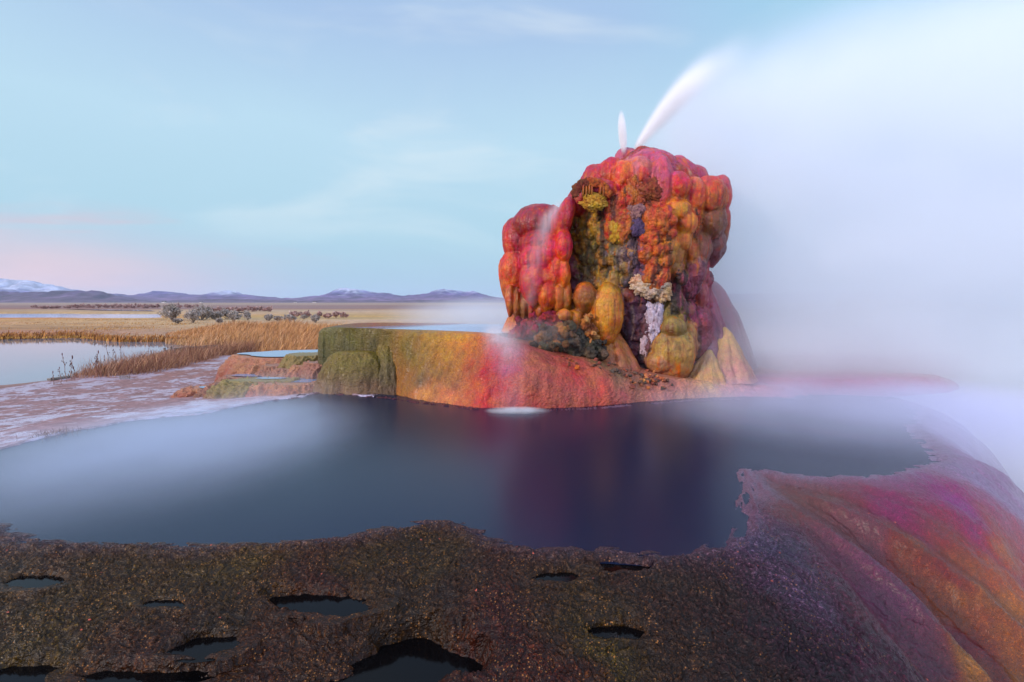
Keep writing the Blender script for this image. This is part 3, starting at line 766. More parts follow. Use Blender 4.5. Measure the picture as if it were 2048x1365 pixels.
# ------------------------------------------------------------------ small stepped terraces beside the big one
st_ = empty('stepped_terraces', (0, 0, 0)); tag(st_, 'cluster of small orange and olive stepped terraces holding shallow pools beside the big terrace', 'stepped terraces')
def step(px, Y, ztop, zb, tr, br, cs, seed, pool_=None, lin=.6, fl=.3):
    X_ = (px - 1024) / F * Y
    buttress('step', (X_, Y, zb), tr, br, ztop - zb, seed, grad_cols([(0, cs[0]), (.5, cs[1]), (1, cs[2])], seed, (zb, ztop), .35), fl, 200, 70, st_, M_apron, lin=lin)
    if pool_:
        th = np.linspace(0, 2 * np.pi, 60, endpoint=False); rr_ = 1 + fbm(np.stack([np.cos(th) * 1.6, np.sin(th) * 1.6, 0 * th + seed], 1), 3, seed) * .35
        Vp = np.concatenate([[[X_ + pool_[0], Y + pool_[1], ztop + pool_[4]]], np.stack([X_ + pool_[0] + tr[0] * pool_[2] * rr_ * np.cos(th), Y + pool_[1] + tr[1] * pool_[3] * rr_ * np.sin(th), 0 * th + ztop + pool_[4]], 1)])
        mesh_obj('step_pool', Vp, np.array([[0, 1 + i, 1 + (i + 1) % 60] for i in range(60)]), M_sheet, None, st_)
og, ol, br_ = ('#8a5040', '#9c6048', '#b07a5a'), ('#8a5a40', '#7c6a38', '#8a7640'), ('#7a4c3c', '#8a5a48', '#a07058')
step(585, 10.3, .26, -.35, (1.1, .75), (1.5, 1.1), og, 501, (.1, 0, .95, .9, .02))
step(528, 9.5, .14, -.35, (.28, .2), (.62, .5), og, 503)
step(556, 9.1, .18, -.35, (.22, .16), (.5, .42), br_, 505)
step(505, 9.0, .0, -.35, (.5, .3), (.75, .5), br_, 507, (0, .05, .8, .8, .015))
step(612, 8.9, .40, -.3, (.3, .3), (.62, .6), ol, 509)
step(606, 8.3, .27, -.25, (.12, .10), (.42, .4), og, 511)
step(636, 8.2, .34, -.25, (.16, .14), (.40, .4), br_, 513)
step(578, 8.5, .20, -.25, (.16, .12), (.40, .36), br_, 515)
step(548, 8.3, .05, -.25, (.45, .25), (.65, .45), og, 517, (0, .02, .85, .8, .015))
step(520, 7.75, .12, -.2, (.50, .16), (.85, .5), ol, 519, (.1, .1, .5, .5, .012), .5)
step(474, 7.9, .05, -.2, (.30, .14), (.66, .44), br_, 521, None, .5)
step(575, 7.55, .10, -.2, (.36, .16), (.66, .46), og, 523, None, .5)
step(600, 7.85, .09, -.2, (.5, .3), (.7, .5), br_, 525, (0, 0, .9, .8, .015))
step(430, 8.1, -.06, -.25, (.35, .2), (.7, .4), og, 527, (0, 0, .8, .8, .015))

# ------------------------------------------------------------------ the geyser mound
gey = empty('geyser_mound', (2.1, 8.2, .3)); tag(gey, 'tall bulbous red and orange geyser mound spouting two white water jets', 'geyser mound')
GL = np.array(gey.location)
prof = np.array([(-.1,1.5,3.1,.75),(.2,1.5,3.1,.75),(.54,1.32,3.02,.75),(1.0,1.12,2.92,.80),(1.4,.98,2.86,.85),(1.82,.92,2.85,.93),(2.3,.92,3.05,1.0),(2.54,.95,3.15,1.0),(2.94,1.04,3.1,.98),(3.2,1.30,2.85,.85),(3.44,1.6,2.55,.62),(3.60,1.82,2.25,.38),(3.68,1.95,2.1,.1)])
CY = 8.2
def core_f(p):
    z = p[2]; xl = np.interp(z, prof[:, 0], prof[:, 1]); xr = np.interp(z, prof[:, 0], prof[:, 2]); ry = np.interp(z, prof[:, 0], prof[:, 3])
    if z > 3.7: return 1.0
    return ((p[0] - (xl + xr) / 2) / ((xr - xl) / 2)) ** 2 + ((p[1] - CY) / ry) ** 2 - 1
def hit(px, py):
    d = ray(px, py); best = (9e9, 8.1)
    for t in np.arange(6.6, 8.5, .012):
        tt = t / d[1]; p = np.array([0, 0, CAM_H]) + d * tt; f = core_f(p)
        if f < 0: return p, True
        if f < best[0]: best = (f, t)
    return PY(px, py, best[1]), False
# lathe of the inner body
zs_ = np.linspace(-.1, 3.7, 70); th = np.linspace(0, 2 * np.pi, 72, endpoint=False)
xl, xr, ry = [np.interp(zs_, prof[:, 0], prof[:, k]) for k in (1, 2, 3)]
Vc = np.stack([((xl + xr) / 2)[None] + ((xr - xl) / 2)[None] * np.cos(th)[:, None], CY + ry[None] * np.sin(th)[:, None], np.broadcast_to(zs_[None], (72, 70))], 2).reshape(-1, 3)
Fc = gridfaces(72, 70, True); Fc = np.concatenate([Fc[:, [0, 1, 2]], Fc[:, [0, 2, 3]]])
capv = np.array([[(xl[0] + xr[0]) / 2, CY, zs_[0]], [(xl[-1] + xr[-1]) / 2, CY, zs_[-1]]]); b0 = len(Vc)
Vc = np.concatenate([Vc, capv])
i_ = np.arange(72); j_ = (i_ + 1) % 72
Fc = np.concatenate([Fc, np.stack([j_ * 70, i_ * 70, np.full(72, b0)], 1), np.stack([i_ * 70 + 69, j_ * 70 + 69, np.full(72, b0 + 1)], 1)])
parts_V, parts_F, off = [Vc], [Fc], len(Vc)
nod_c, nod_r, nod_col = [], [], []
def add_sph(c, r, rot=None, sub=2):
    global off
    v, f = ico(sub); v = v * np.array(r)
    if rot is not None: v = v @ np.array(Matrix.Rotation(rot, 3, 'Y')).T
    parts_V.append(v + c); parts_F.append(f + off); off += len(v)
def in_poly(px, py, poly):
    c = False
    for i in range(len(poly)):
        a, b = poly[i], poly[(i + 1) % len(poly)]
        if (a[1] > py) != (b[1] > py) and px < a[0] + (py - a[1]) / (b[1] - a[1]) * (b[0] - a[0]): c = not c
    return c
zones = [ # outline (photo px on the front), count, radius px, colours, bulge
 ([(1138,425),(1180,415),(1262,430),(1262,560),(1215,585),(1140,600),(1128,540)], 210, (5, 12), ['#8a7a4c','#7a6a3c','#6a5c34','#9a8058','#a0703c','#7c6450','#88727a','#6e5838','#c08a3c'], .55),
 ([(1140,425),(1170,415),(1190,440),(1180,480),(1160,510),(1140,500)], 26, (8, 13), ['#c8862c','#b87a2c','#a8742c','#8a7030'], .7),
 ([(1150,590),(1200,560),(1215,580),(1180,620),(1150,650)], 22, (8, 15), ['#8a5c34','#a87040','#6c4a2c'], .6),
 ([(1212,395),(1255,385),(1272,430),(1250,445),(1215,440)], 34, (7, 13), ['#a82818','#c03a1c','#b83018','#c85a24'], .6),
 ([(1215,430),(1262,432),(1262,470),(1215,480)], 22, (8, 13), ['#c86a24','#b85a20','#c87c2c'], .6),
 ([(1290,420),(1340,425),(1340,500),(1325,570),(1285,570),(1280,500)], 110, (6, 15), ['#d85a24','#d06a2c','#c84a20','#d87a3c','#c86a40','#b85034'], .6),
 ([(1290,500),(1335,500),(1325,580),(1285,585)], 46, (5, 11), ['#d08a58','#c87a50','#b06a50','#8a4a44'], .6),
 ([(1255,430),(1292,440),(1290,560),(1250,575)], 46, (5, 10), ['#4c3448','#5a3c50','#6c4c60','#7c5a68','#44303c'], .5),
 ([(1335,590),(1365,600),(1372,660),(1345,690),(1325,650)], 40, (8, 14), ['#8a7a44','#7c6a40','#94744c','#6c5a38'], .6),
 ([(1238,580),(1286,585),(1282,735),(1242,730)], 80, (5, 10), ['#5c3440','#4c2c3c','#6c3c40','#583444','#40283a'], .5),
 ([(1282,640),(1340,660),(1330,740),(1285,740)], 50, (6, 13), ['#7c5058','#8a6058','#5c3c40','#6c4a44'], .5),
 ([(1100,430),(1142,425),(1138,610),(1100,620)], 60, (8, 15), ['#c8302c','#d0402c','#c03440','#d8502c','#b82838'], .6),
 ([(1350,540),(1410,545),(1410,680),(1375,690),(1350,600)], 60, (9, 18), ['#9c5060','#8a4a5c','#a85c60','#84505c'], .5),
]
for poly, cnt, rr_, cs, bul in zones:
    xs = [p[0] for p in poly]; ys = [p[1] for p in poly]
    k = 0; tries = 0; placed = []
    while k < cnt and tries < cnt * 30:
        tries += 1
        px, py = rng.uniform(min(xs), max(xs)), rng.uniform(min(ys), max(ys))
        if not in_poly(px, py, poly): continue
        r = rng.uniform(*rr_)
        if any((px - a) ** 2 + (py - b) ** 2 < (.75 * (r + c)) ** 2 for a, b, c in placed): 
            if rng.uniform() > .12: continue
        placed.append((px, py, r)); k += 1
        p, ok = hit(px, py); R = r * p[1] / F
        p = p + np.array([0, R * (.15 - bul), 0])
        el = rng.uniform(.9, 1.5)
        add_sph(p, (R, R * 1.05, R * el), rng.uniform(-.3, .3))
        nod_c.append(p); nod_r.append(R); nod_col.append(S(cs[rng.integers(len(cs))]))
# all the way round: smaller swellings on the flanks and the back
for k in range(120):
    a = rng.uniform(-.25 * np.pi, 1.25 * np.pi); zz_ = rng.uniform(.3, 2.6)
    xl_, xr_, ry_ = [np.interp(zz_, prof[:, 0], prof[:, j]) for j in (1, 2, 3)]
    p = np.array([(xl_ + xr_) / 2 + (xr_ - xl_) / 2 * np.cos(a), CY + ry_ * np.sin(a), zz_]); R = rng.uniform(.1, .26)
    add_sph(p, (R, R, R * rng.uniform(1, 1.5)), 0, 3); nod_c.append(p); nod_r.append(R); nod_col.append(S(['#8c4a54','#84505e','#945868','#7c4c54'][rng.integers(4)]))
# vertical ribs of the purple gully
for px in range(1240, 1284, 8):
    for py in range(580, 735, 22):
        p, ok = hit(px + rng.uniform(-2, 2), py); add_sph(p, (.035, .05, .13)); nod_c.append(p); nod_r.append(.05); nod_col.append(S(['#4c2c3c','#583444','#64384a'][rng.integers(3)]))
A_body = [(1200,400,'#7a3418'),(1240,410,'#a83018'),(1270,400,'#7c4030'),(1150,430,'#9a6428'),(1190,440,'#6c5a34'),(1230,450,'#a86428'),(1160,480,'#8a7030'),(1200,490,'#6a5a3c'),(1240,500,'#8a6434'),(1160,530,'#6a5834'),(1200,540,'#705c48'),(1235,545,'#84663a'),(1150,580,'#4c3c38'),(1180,570,'#5c4a48'),(1220,580,'#8a7038'),(1270,440,'#5c3c4c'),(1270,480,'#483450'),(1265,530,'#4c3440'),(1265,570,'#6a4c4c'),
  (1310,430,'#d8502c'),(1320,460,'#d8602c'),(1305,490,'#d07a44'),(1325,510,'#d87a34'),(1310,540,'#b06040'),(1295,560,'#c08a64'),(1260,600,'#6a3438'),(1260,650,'#4c2c3c'),(1260,700,'#402a40'),(1300,690,'#7a5050'),(1300,730,'#8a5c54'),(1130,450,'#c03034'),(1125,520,'#d03a30'),(1120,580,'#d0602c'),(1120,620,'#8a6434'),(1350,600,'#7c6444'),(1385,600,'#9c5058'),(1390,660,'#945060'),(1360,560,'#8a4040'),(1350,700,'#b08a50'),(1300,340,'#b85068'),(1200,350,'#a82c3c'),(1400,400,'#b85040'),(1340,420,'#c07030')]
def bulb(px, py, rx, ry, top, mid, bot, Y=None, inset=.3, flute=0, famp=.03, drip=.0, seed=0, tilt=0., depth=None, name='bulb', mat=None, wob=.09, sub=4, parent=None, olive=None):
    if Y is None:
        p, ok = hit(px, py); Y = p[1] + inset * (rx + ry) / 2 * p[1] / F
    c = PY(px, py, Y); k = Y / F
    big = 1.07 if name == 'bulb' else 1.0
    R = np.array([rx * k * big, (depth or (rx + ry) / 2) * k, ry * k * big])
    if name == 'bulb': c = c + np.array([0, .10 * R[1], 0])
    u, f = ico(sub); seed += int(px * 7 + py)
    d = 1 + fbm(u * 1.4 + seed, 3, 5) * wob * 1.3 + fbm(u * 3.2 + seed, 3, 6) * wob * .5 + (ridged(u * np.array([3.2, 3.2, .9]) + seed, 3, 8) - .55) * .035
    pe = 2.0 + ((seed * 37) % 100) / 100 * .2
    v = u / ((np.abs(u) ** pe).sum(1) ** (1 / pe))[:, None]
    low = np.clip(-v[:, 2], 0, 1)
    if drip:
        s = 1 - drip * low ** 1.6; v[:, 0] *= s; v[:, 1] *= s; v[:, 2] = np.where(v[:, 2] < 0, v[:, 2] * (1 + drip * .35), v[:, 2])
    v = v * d[:, None]
    if flute:
        a = np.arctan2(u[:, 1], u[:, 0]); nz = fbm(u * 2 + seed, 2, 9)
        fl = (np.abs(np.sin(a * flute / 2 + nz * 2.2 )) ** .6 - .6) * famp * (1 - np.abs(u[:, 2]) ** 3)
        v[:, 0] *= 1 + fl; v[:, 1] *= 1 + fl
    v = v * R
    if tilt: v = v @ np.array(Matrix.Rotation(tilt, 3, 'Y')).T
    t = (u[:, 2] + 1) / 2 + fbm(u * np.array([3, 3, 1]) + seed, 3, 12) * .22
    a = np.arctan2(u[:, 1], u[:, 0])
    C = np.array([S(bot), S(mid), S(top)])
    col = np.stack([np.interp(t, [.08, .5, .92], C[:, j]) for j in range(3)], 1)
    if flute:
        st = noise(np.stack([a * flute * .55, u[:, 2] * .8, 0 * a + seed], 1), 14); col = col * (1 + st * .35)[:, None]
    if olive is not None:
        m_ = sst(.0, .35, fbm(u * 1.6 + seed, 3, 20) - u[:, 2] * .5 + olive[1]); col = lerp(col, S(olive[0])[None], m_[:, None])
    if name in ('hanging_column',):
        o = mesh_obj(name, v, f, M_bulb, col, gey); o.location = c - GL; return o
    ALL.append([name, v + c, f, col, c, S(mid), None])
    return ALL[-1]
ALL = []
R_, P_, O_ = '#b81c34', '#b85070', '#d8582c'
# crest
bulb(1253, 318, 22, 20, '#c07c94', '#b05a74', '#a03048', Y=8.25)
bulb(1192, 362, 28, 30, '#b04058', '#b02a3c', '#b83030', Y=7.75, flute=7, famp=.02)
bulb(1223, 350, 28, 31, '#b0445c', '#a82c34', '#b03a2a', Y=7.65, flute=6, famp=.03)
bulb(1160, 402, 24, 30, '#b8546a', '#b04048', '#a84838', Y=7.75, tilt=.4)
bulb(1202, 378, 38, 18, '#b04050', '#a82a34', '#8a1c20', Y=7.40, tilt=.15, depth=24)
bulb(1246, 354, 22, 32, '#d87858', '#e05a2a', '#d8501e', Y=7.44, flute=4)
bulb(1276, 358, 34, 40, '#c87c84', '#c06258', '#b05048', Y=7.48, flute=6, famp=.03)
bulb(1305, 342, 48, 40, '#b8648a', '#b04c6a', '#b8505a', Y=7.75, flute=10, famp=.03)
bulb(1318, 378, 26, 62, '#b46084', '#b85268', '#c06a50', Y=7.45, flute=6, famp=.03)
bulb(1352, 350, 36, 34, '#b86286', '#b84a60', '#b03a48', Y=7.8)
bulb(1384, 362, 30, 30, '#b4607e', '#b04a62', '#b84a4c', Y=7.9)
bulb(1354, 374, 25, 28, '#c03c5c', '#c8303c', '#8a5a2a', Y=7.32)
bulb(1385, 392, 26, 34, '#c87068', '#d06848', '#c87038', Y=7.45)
# right-hand bulbs
bulb(1418, 394, 33, 38, '#c0605a', '#b85c3c', '#3c3620', Y=7.55, olive=('#2c2c1c', -.05), wob=.07)
bulb(1440, 392, 20, 38, '#b85a70', '#b84a50', '#a84c3c', Y=7.95)
bulb(1418, 446, 31, 34, '#4a4228', '#3c3826', '#382c30', Y=7.6, olive=('#2a2a1c', .0), flute=8)
bulb(1442, 455, 14, 44, '#b0484c', '#8a4c34', '#4c4430', Y=7.95, tilt=.12)
bulb(1425, 490, 24, 36, '#403428', '#4a3844', '#44344a', Y=7.75, drip=.4, flute=8)
bulb(1398, 500, 22, 38, '#5c4430', '#5a3c40', '#4c3444', Y=7.6, drip=.4)
bulb(1352, 421, 26, 22, '#d88a3c', '#d08a2c', '#b0702a', olive=('#6c5c20', -.25))
bulb(1368, 446, 25, 27, '#d8602c', '#d0602a', '#b0703a', flute=5)
bulb(1336, 488, 20, 30, '#c88a4c', '#a87c40', '#8a6a3c', flute=5)
bulb(1362, 482, 20, 22, '#c88048', '#c07a40', '#9a6a3c')
bulb(1380, 505, 14, 26, '#c8804c', '#b8744a', '#8a5a40', drip=.3)
bulb(1350, 510, 18, 24, '#b8784c', '#9a683c', '#6a4a34', drip=.2)
bulb(1346, 536, 22, 20, '#8a6038', '#74502e', '#5a3a30', drip=.3)
bulb(1378, 540, 18, 22, '#8a5440', '#6c4434', '#5a3840', drip=.3)
bulb(1402, 546, 16, 24, '#a84a58', '#944456', '#84405c', Y=7.75, drip=.2)
bulb(1400, 590, 15, 28, '#a85464', '#9a4a5c', '#84485c', Y=7.75, drip=.2)
# left-hand lobe
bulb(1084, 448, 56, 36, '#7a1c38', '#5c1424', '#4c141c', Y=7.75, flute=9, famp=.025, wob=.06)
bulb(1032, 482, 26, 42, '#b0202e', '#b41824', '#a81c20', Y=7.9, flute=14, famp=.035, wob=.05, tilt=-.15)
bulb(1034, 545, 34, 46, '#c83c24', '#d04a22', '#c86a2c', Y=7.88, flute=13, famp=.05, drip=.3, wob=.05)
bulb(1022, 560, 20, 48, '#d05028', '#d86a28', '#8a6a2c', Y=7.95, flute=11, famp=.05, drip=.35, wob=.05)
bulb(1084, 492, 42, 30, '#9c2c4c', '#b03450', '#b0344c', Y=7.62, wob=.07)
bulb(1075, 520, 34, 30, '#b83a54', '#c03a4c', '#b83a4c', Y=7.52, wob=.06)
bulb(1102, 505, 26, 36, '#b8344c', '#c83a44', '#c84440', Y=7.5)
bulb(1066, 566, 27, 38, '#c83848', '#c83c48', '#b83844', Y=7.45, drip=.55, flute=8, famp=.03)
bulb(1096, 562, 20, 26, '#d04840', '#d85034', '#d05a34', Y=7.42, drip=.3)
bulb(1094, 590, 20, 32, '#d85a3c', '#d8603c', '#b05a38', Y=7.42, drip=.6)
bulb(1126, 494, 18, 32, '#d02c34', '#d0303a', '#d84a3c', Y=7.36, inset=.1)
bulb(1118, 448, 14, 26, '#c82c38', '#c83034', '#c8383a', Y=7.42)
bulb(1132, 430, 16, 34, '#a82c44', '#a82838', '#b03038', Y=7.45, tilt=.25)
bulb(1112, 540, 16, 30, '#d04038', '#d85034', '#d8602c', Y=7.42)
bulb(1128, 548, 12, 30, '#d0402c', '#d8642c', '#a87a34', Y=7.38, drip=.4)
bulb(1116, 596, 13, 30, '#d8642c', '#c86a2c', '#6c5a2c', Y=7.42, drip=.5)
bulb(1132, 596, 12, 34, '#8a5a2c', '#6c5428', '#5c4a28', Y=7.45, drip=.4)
# tails of the left lobe and the pedestal behind them
for px, py, rx, ry, a, b in [(1020,600,10,30,'#b8602c','#5a4a34'),(1034,606,9,32,'#8a5c34','#5a4a38'),(1048,612,9,34,'#6a5038','#5c4a3c'),(1062,618,10,30,'#8a4a40','#6a5044'),(1078,620,10,32,'#a0583c','#7a5a44'),(1108,622,10,30,'#a8603c','#6c5a38'),(1124,626,12,30,'#74602e','#6a5a34'),(1142,622,14,34,'#8a6434','#7a5a38')]:
    bulb(px, py, rx, ry, a, a, b, Y=7.62, drip=.5, flute=7, famp=.06, name='drip', sub=4)
bulb(1060, 590, 44, 70, '#7a3c34', '#6a4438', '#7a5a44', Y=8.1, flute=12, famp=.05)
bulb(1170, 596, 22, 30, '#8a5c34', '#7a5230', '#5c4028', Y=7.35, flute=8, drip=.3)
bulb(1128, 632, 16, 13, '#c88450', '#b87848', '#8a5c3c', Y=7.25)
bulb(1150, 640, 16, 20, '#b87c40', '#a07038', '#8a5c34', Y=7.35)
# base
bulb(1344, 708, 44, 52, '#a88a50', '#b08c54', '#a0705a', Y=7.42, wob=.12)
bulb(1347, 656, 24, 22, '#8a7840', '#74683a', '#5c5030', Y=7.28, tilt=.3)
bulb(1376, 690, 16, 44, '#b08058', '#a87458', '#a06a60', Y=7.5)
bulb(1320, 725, 26, 22, '#a07c50', '#9a7058', '#a06a60', Y=7.3)
for i, (px, py) in enumerate([(1344, 604), (1358, 622), (1342, 634), (1360, 644)]): bulb(px, py, 15, 12, '#8a7a48', '#7a6a40', '#5c5030', inset=.1, name='bulb', sub=4)
bulb(1310, 552, 13, 20, '#e0a06a', '#d89058', '#c07a50', inset=.0, tilt=.5)
bulb(1318, 510, 11, 24, '#e07a34', '#e0843c', '#d88a50', inset=.0)
bulb(1256, 590, 18, 15, '#6a3038', '#5c2c38', '#4a2838', inset=-.1, wob=.14)

# ochre slab and its lighter margin
bulb(1212, 630, 34, 66, '#b88a34', '#d88a30', '#c8744a', Y=7.36, depth=34, wob=.06, name='ochre_slab', tilt=.10)
bulb(1186, 636, 26, 62, '#d8a068', '#d88a3c', '#b87a48', Y=7.48, depth=26, wob=.06, name='ochre_slab', tilt=.42)
bulb(1229, 560, 15, 26, '#84743a', '#7c6c34', '#7c6434', inset=.1, name='bulb')

# ragged mineral crusts
def crust(px, py, rx, ry, cols, seed, name, dep=.36, Y=None, inset=.2, amp=.34, sub=5, fr=2.6, lab=None, parent=None, plate=True):
    if Y is None: p, ok = hit(px, py); Y = p[1] - .075 + inset * min(rx, ry) * p[1] / F
    c = PY(px, py, Y); k = Y / F
    u, f = ico(sub)
    n_ = ridged(u * fr + seed, 4, seed); n2_ = fbm(u * fr * 2.6 + seed, 3, seed + 4)
    if plate: n2_ = np.round(n2_ * 4) / 4 * .8 + n2_ * .2
    d = (1 + (n_ - .55) * amp * 1.1 + n2_ * amp * .7) * (1 + fbm(u * np.array([1.5, .3, 1.5]) + seed * 1.7, 2, seed + 2) * .55)
    v = u * d[:, None] * np.array([rx * k, min(rx, ry) * dep * k, ry * k])
    t = np.clip(.5 + (n_ - .5) * .9 + fbm(u * 3 + seed, 3, seed + 9) * .8, 0, 1)
    cs = np.array([S(h) for h in cols]); col = np.stack([np.interp(t, np.linspace(0, 1, len(cs)), cs[:, j]) for j in range(3)], 1)
    o = mesh_obj(name, v, f, M_crust, col, parent or gey, smooth=False); o.location = c - GL
    if lab: o['label'] = lab
    return o
crust(1188, 404, 24, 17, ['#4a3010', '#a87424', '#c89a44', '#d0a860'], 3, 'mineral_crust', lab='flaky yellow crust under the hollow', amp=.4, Y=7.26, fr=4)
crust(1237, 464, 16, 28, ['#5a3c14', '#b07c24', '#c89a44', '#d0a858'], 8, 'mineral_crust', lab='flaky golden crust in the middle of the face', amp=.42, inset=.0, fr=4)
crust(1300, 382, 24, 20, ['#3a1814', '#7a3424', '#944834', '#a85a44'], 12, 'mineral_crust', amp=.45, Y=7.22, fr=3.4, lab='dark red broken crust near the crest')
crust(1270, 390, 18, 26, ['#3a2018', '#a8542c', '#c87048', '#b87868'], 15, 'mineral_crust', amp=.45, Y=7.22, fr=3.6)
crust(1266, 372, 12, 14, ['#5a2818', '#b8603c', '#d08058'], 16, 'mineral_crust', amp=.45, Y=7.22, fr=3.6)
crust(1273, 425, 15, 16, ['#4c3038', '#8a6064', '#b88a80'], 18, 'mineral_crust', amp=.4, inset=.0, fr=3.4)
crust(1277, 456, 15, 22, ['#2c2034', '#4c3c5c', '#6a5070'], 21, 'mineral_crust', amp=.35, inset=.0, fr=3.4, lab='dark purple crust in the seam')
crust(1264, 508, 14, 26, ['#2c2028', '#4c3844', '#8a6a60'], 23, 'mineral_crust', amp=.4, inset=.1, fr=3.4)
crust(1262, 506, 8, 9, ['#8a6040', '#c89068'], 25, 'mineral_crust', amp=.4, inset=-.2, sub=4)
crust(1296, 568, 30, 22, ['#7a4c34', '#c09878', '#dcc0a4', '#e4ccb8'], 27, 'mineral_deposit', amp=.42, inset=.05, fr=3, lab='cream white mineral deposit on the face', plate=False)
crust(1324, 582, 18, 22, ['#8a5c3c', '#d8a878', '#e8c8a4'], 29, 'mineral_deposit', amp=.4, inset=.05, fr=3, plate=False)
crust(1272, 560, 12, 10, ['#7a4c38', '#d8a078', '#e8c8a8'], 30, 'mineral_deposit', amp=.4, inset=-.1, sub=4)
crust(1308, 640, 17, 40, ['#6a4c4c', '#c0a8b4', '#d8c8d0', '#cabcd4'], 33, 'mineral_deposit', amp=.42, inset=.0, fr=2.4, lab='lilac white mineral streak running down to the base')
crust(1290, 690, 9, 26, ['#7a5c5c', '#c4a8ac', '#d0bcc4'], 35, 'mineral_deposit', amp=.42, inset=-.1, sub=4)
crust(1326, 660, 12, 30, ['#5c4040', '#a08078', '#c0a09c'], 36, 'mineral_crust', amp=.42, inset=.0)
# hollow: throat shade painted as a near-black lump, with hanging columns
bulb(1192, 380, 17, 15, '#1a0a06', '#140806', '#1a0c06', Y=7.40, depth=10, name='hollow', wob=.15, sub=4)
for k in range(9):
    a = np.pi * (k + .5) / 9; px, py = 1183 - np.cos(a) * 33, 392 - np.sin(a) * 28
    crust(px, py, 9, 9, ['#4a1c10', '#a84420', '#c86830'] if k > 3 else ['#3a140c', '#6c2c1c', '#8a5034'], 40 + k, 'hollow_rim', amp=.35, Y=7.24, sub=3)
for k, px in enumerate([1166, 1172, 1178, 1183, 1200, 1206]):
    bulb(px, 380 + (k % 2) * 3, 3, 14, '#a84a20', '#a05428', '#8a6038', Y=7.27, name='hanging_column', sub=3)

# flowstone skirts and cones at the foot, right side and back
def cone(name, ax_, ay_, aY, bx, by, bY, rx, ry, cols, seed, folds=9, fa=.12, pw=1.0, lab=None, parent=None, round_=.12):
    a = PY(ax_, ay_, aY); b = PY(bx, by, bY); b[2] -= .06
    th = np.linspace(0, 2 * np.pi, 160, endpoint=False); s = np.linspace(0, 1, 90)
    nz = fbm(np.stack([np.cos(th) * 1.5, np.sin(th) * 1.5, 0 * th + seed], 1), 3, seed)
    fold = 1 + (np.abs(np.sin(th * folds / 2 + nz * 3)) - .6)[:, None] * fa * sst(.05, .4, s)[None] + nz[:, None] * .25 * s[None]
    r = (s ** pw) * (1 - round_) + round_ * np.sqrt(np.clip(1 - (1 - np.clip(s * 6, 0, 1)) ** 2, 0, 1))
    V = np.stack([a[0] + (b[0] - a[0]) * s[None] + rx * r[None] * np.cos(th)[:, None] * fold, a[1] + (b[1] - a[1]) * s[None] + ry * r[None] * np.sin(th)[:, None] * fold, np.broadcast_to((a[2] + (b[2] - a[2]) * s)[None], (160, 90))], 2).reshape(-1, 3)
    Fq = gridfaces(160, 90, True); N = normals(V, Fq)
    if (N[:, :2] * (V[:, :2] - np.array([(a[0] + b[0]) / 2, (a[1] + b[1]) / 2]))).sum() < 0: Fq = Fq[:, ::-1]; N = -N
    V = V + N * (fbm(V * np.array([5, 5, 1.5]), 3, seed + 2) * .03 + fbm(V * 16, 3, seed + 4) * .008)[:, None]
    t = np.tile(s, 160) + fbm(V * np.array([6, 6, 1.0]), 3, seed + 6) * .3
    cs = np.array([S(h) for h in cols]); col = np.stack([np.interp(t, np.linspace(0, 1, len(cs)), cs[:, j]) for j in range(3)], 1)
    o = mesh_obj(name, V - GL if (parent is None) else V, Fq, M_bulb, col, parent or gey)
    if lab: o['label'] = lab
    return o
cone('flowstone_cone', 1450, 654, 7.75, 1446, 752, 7.65, .50, .42, ['#b8986c', '#b08c66', '#b08470', '#b88a84'], 61, 9, .14, 1.0, 'pale tan cone of flowstone at the right foot')
cone('flowstone_cone', 1418, 700, 7.5, 1410, 756, 7.45, .32, .3, ['#b0906c', '#b08c6a', '#b8906c'], 62, 7, .14, 1.0)
cone('flowstone_skirt', 1388, 545, 8.1, 1398, 735, 8.0, .60, .6, ['#944858', '#8a5060', '#7c5460', '#84606a'], 63, 10, .10, .7)
cone('flowstone_skirt', 1420, 560, 8.6, 1432, 725, 8.6, .62, .6, ['#a05064', '#8a5464', '#7c5a6a', '#7a6470'], 64, 8, .08, .62)
cone('flowstone_skirt', 1052, 590, 8.0, 1056, 668, 7.8, .45, .35, ['#8a5a40', '#c07858', '#c88468'], 66, 12, .14, .8)
cone('flowstone_skirt', 1090, 600, 7.8, 1090, 668, 7.6, .40, .3, ['#7a5a38', '#a07048', '#c08468'], 67, 12, .14, .8)
cone('flowstone_skirt', 1215, 640, 7.6, 1220, 730, 7.4, .42, .4, ['#b07a44', '#a86c4c', '#9a6450'], 68, 8, .12, .8)
# more growths round the back, seen only from the side
for k in range(14):
    a = rng.uniform(.12, .88) * np.pi; zz_ = rng.uniform(1.2, 3.1)
    xl_, xr_, ry_ = [np.interp(zz_, prof[:, 0], prof[:, j]) for j in (1, 2, 3)]
    u, f = ico(4); R = rng.uniform(.22, .36); cc_ = np.array([(xl_ + xr_) / 2 + (xr_ - xl_) / 2 * np.cos(a), CY + ry_ * np.sin(a) * .85, zz_]); hx_ = ['#b83a40', '#b85068', '#c05a3c'][k % 3]
    ALL.append(['bulb', u * (1 + fbm(u * 1.5 + k, 3, 70 + k) * .1)[:, None] * np.array([R, R, R * 1.3]) + cc_, f, np.tile(S(hx_), (len(u), 1)), cc_, S(hx_), None])

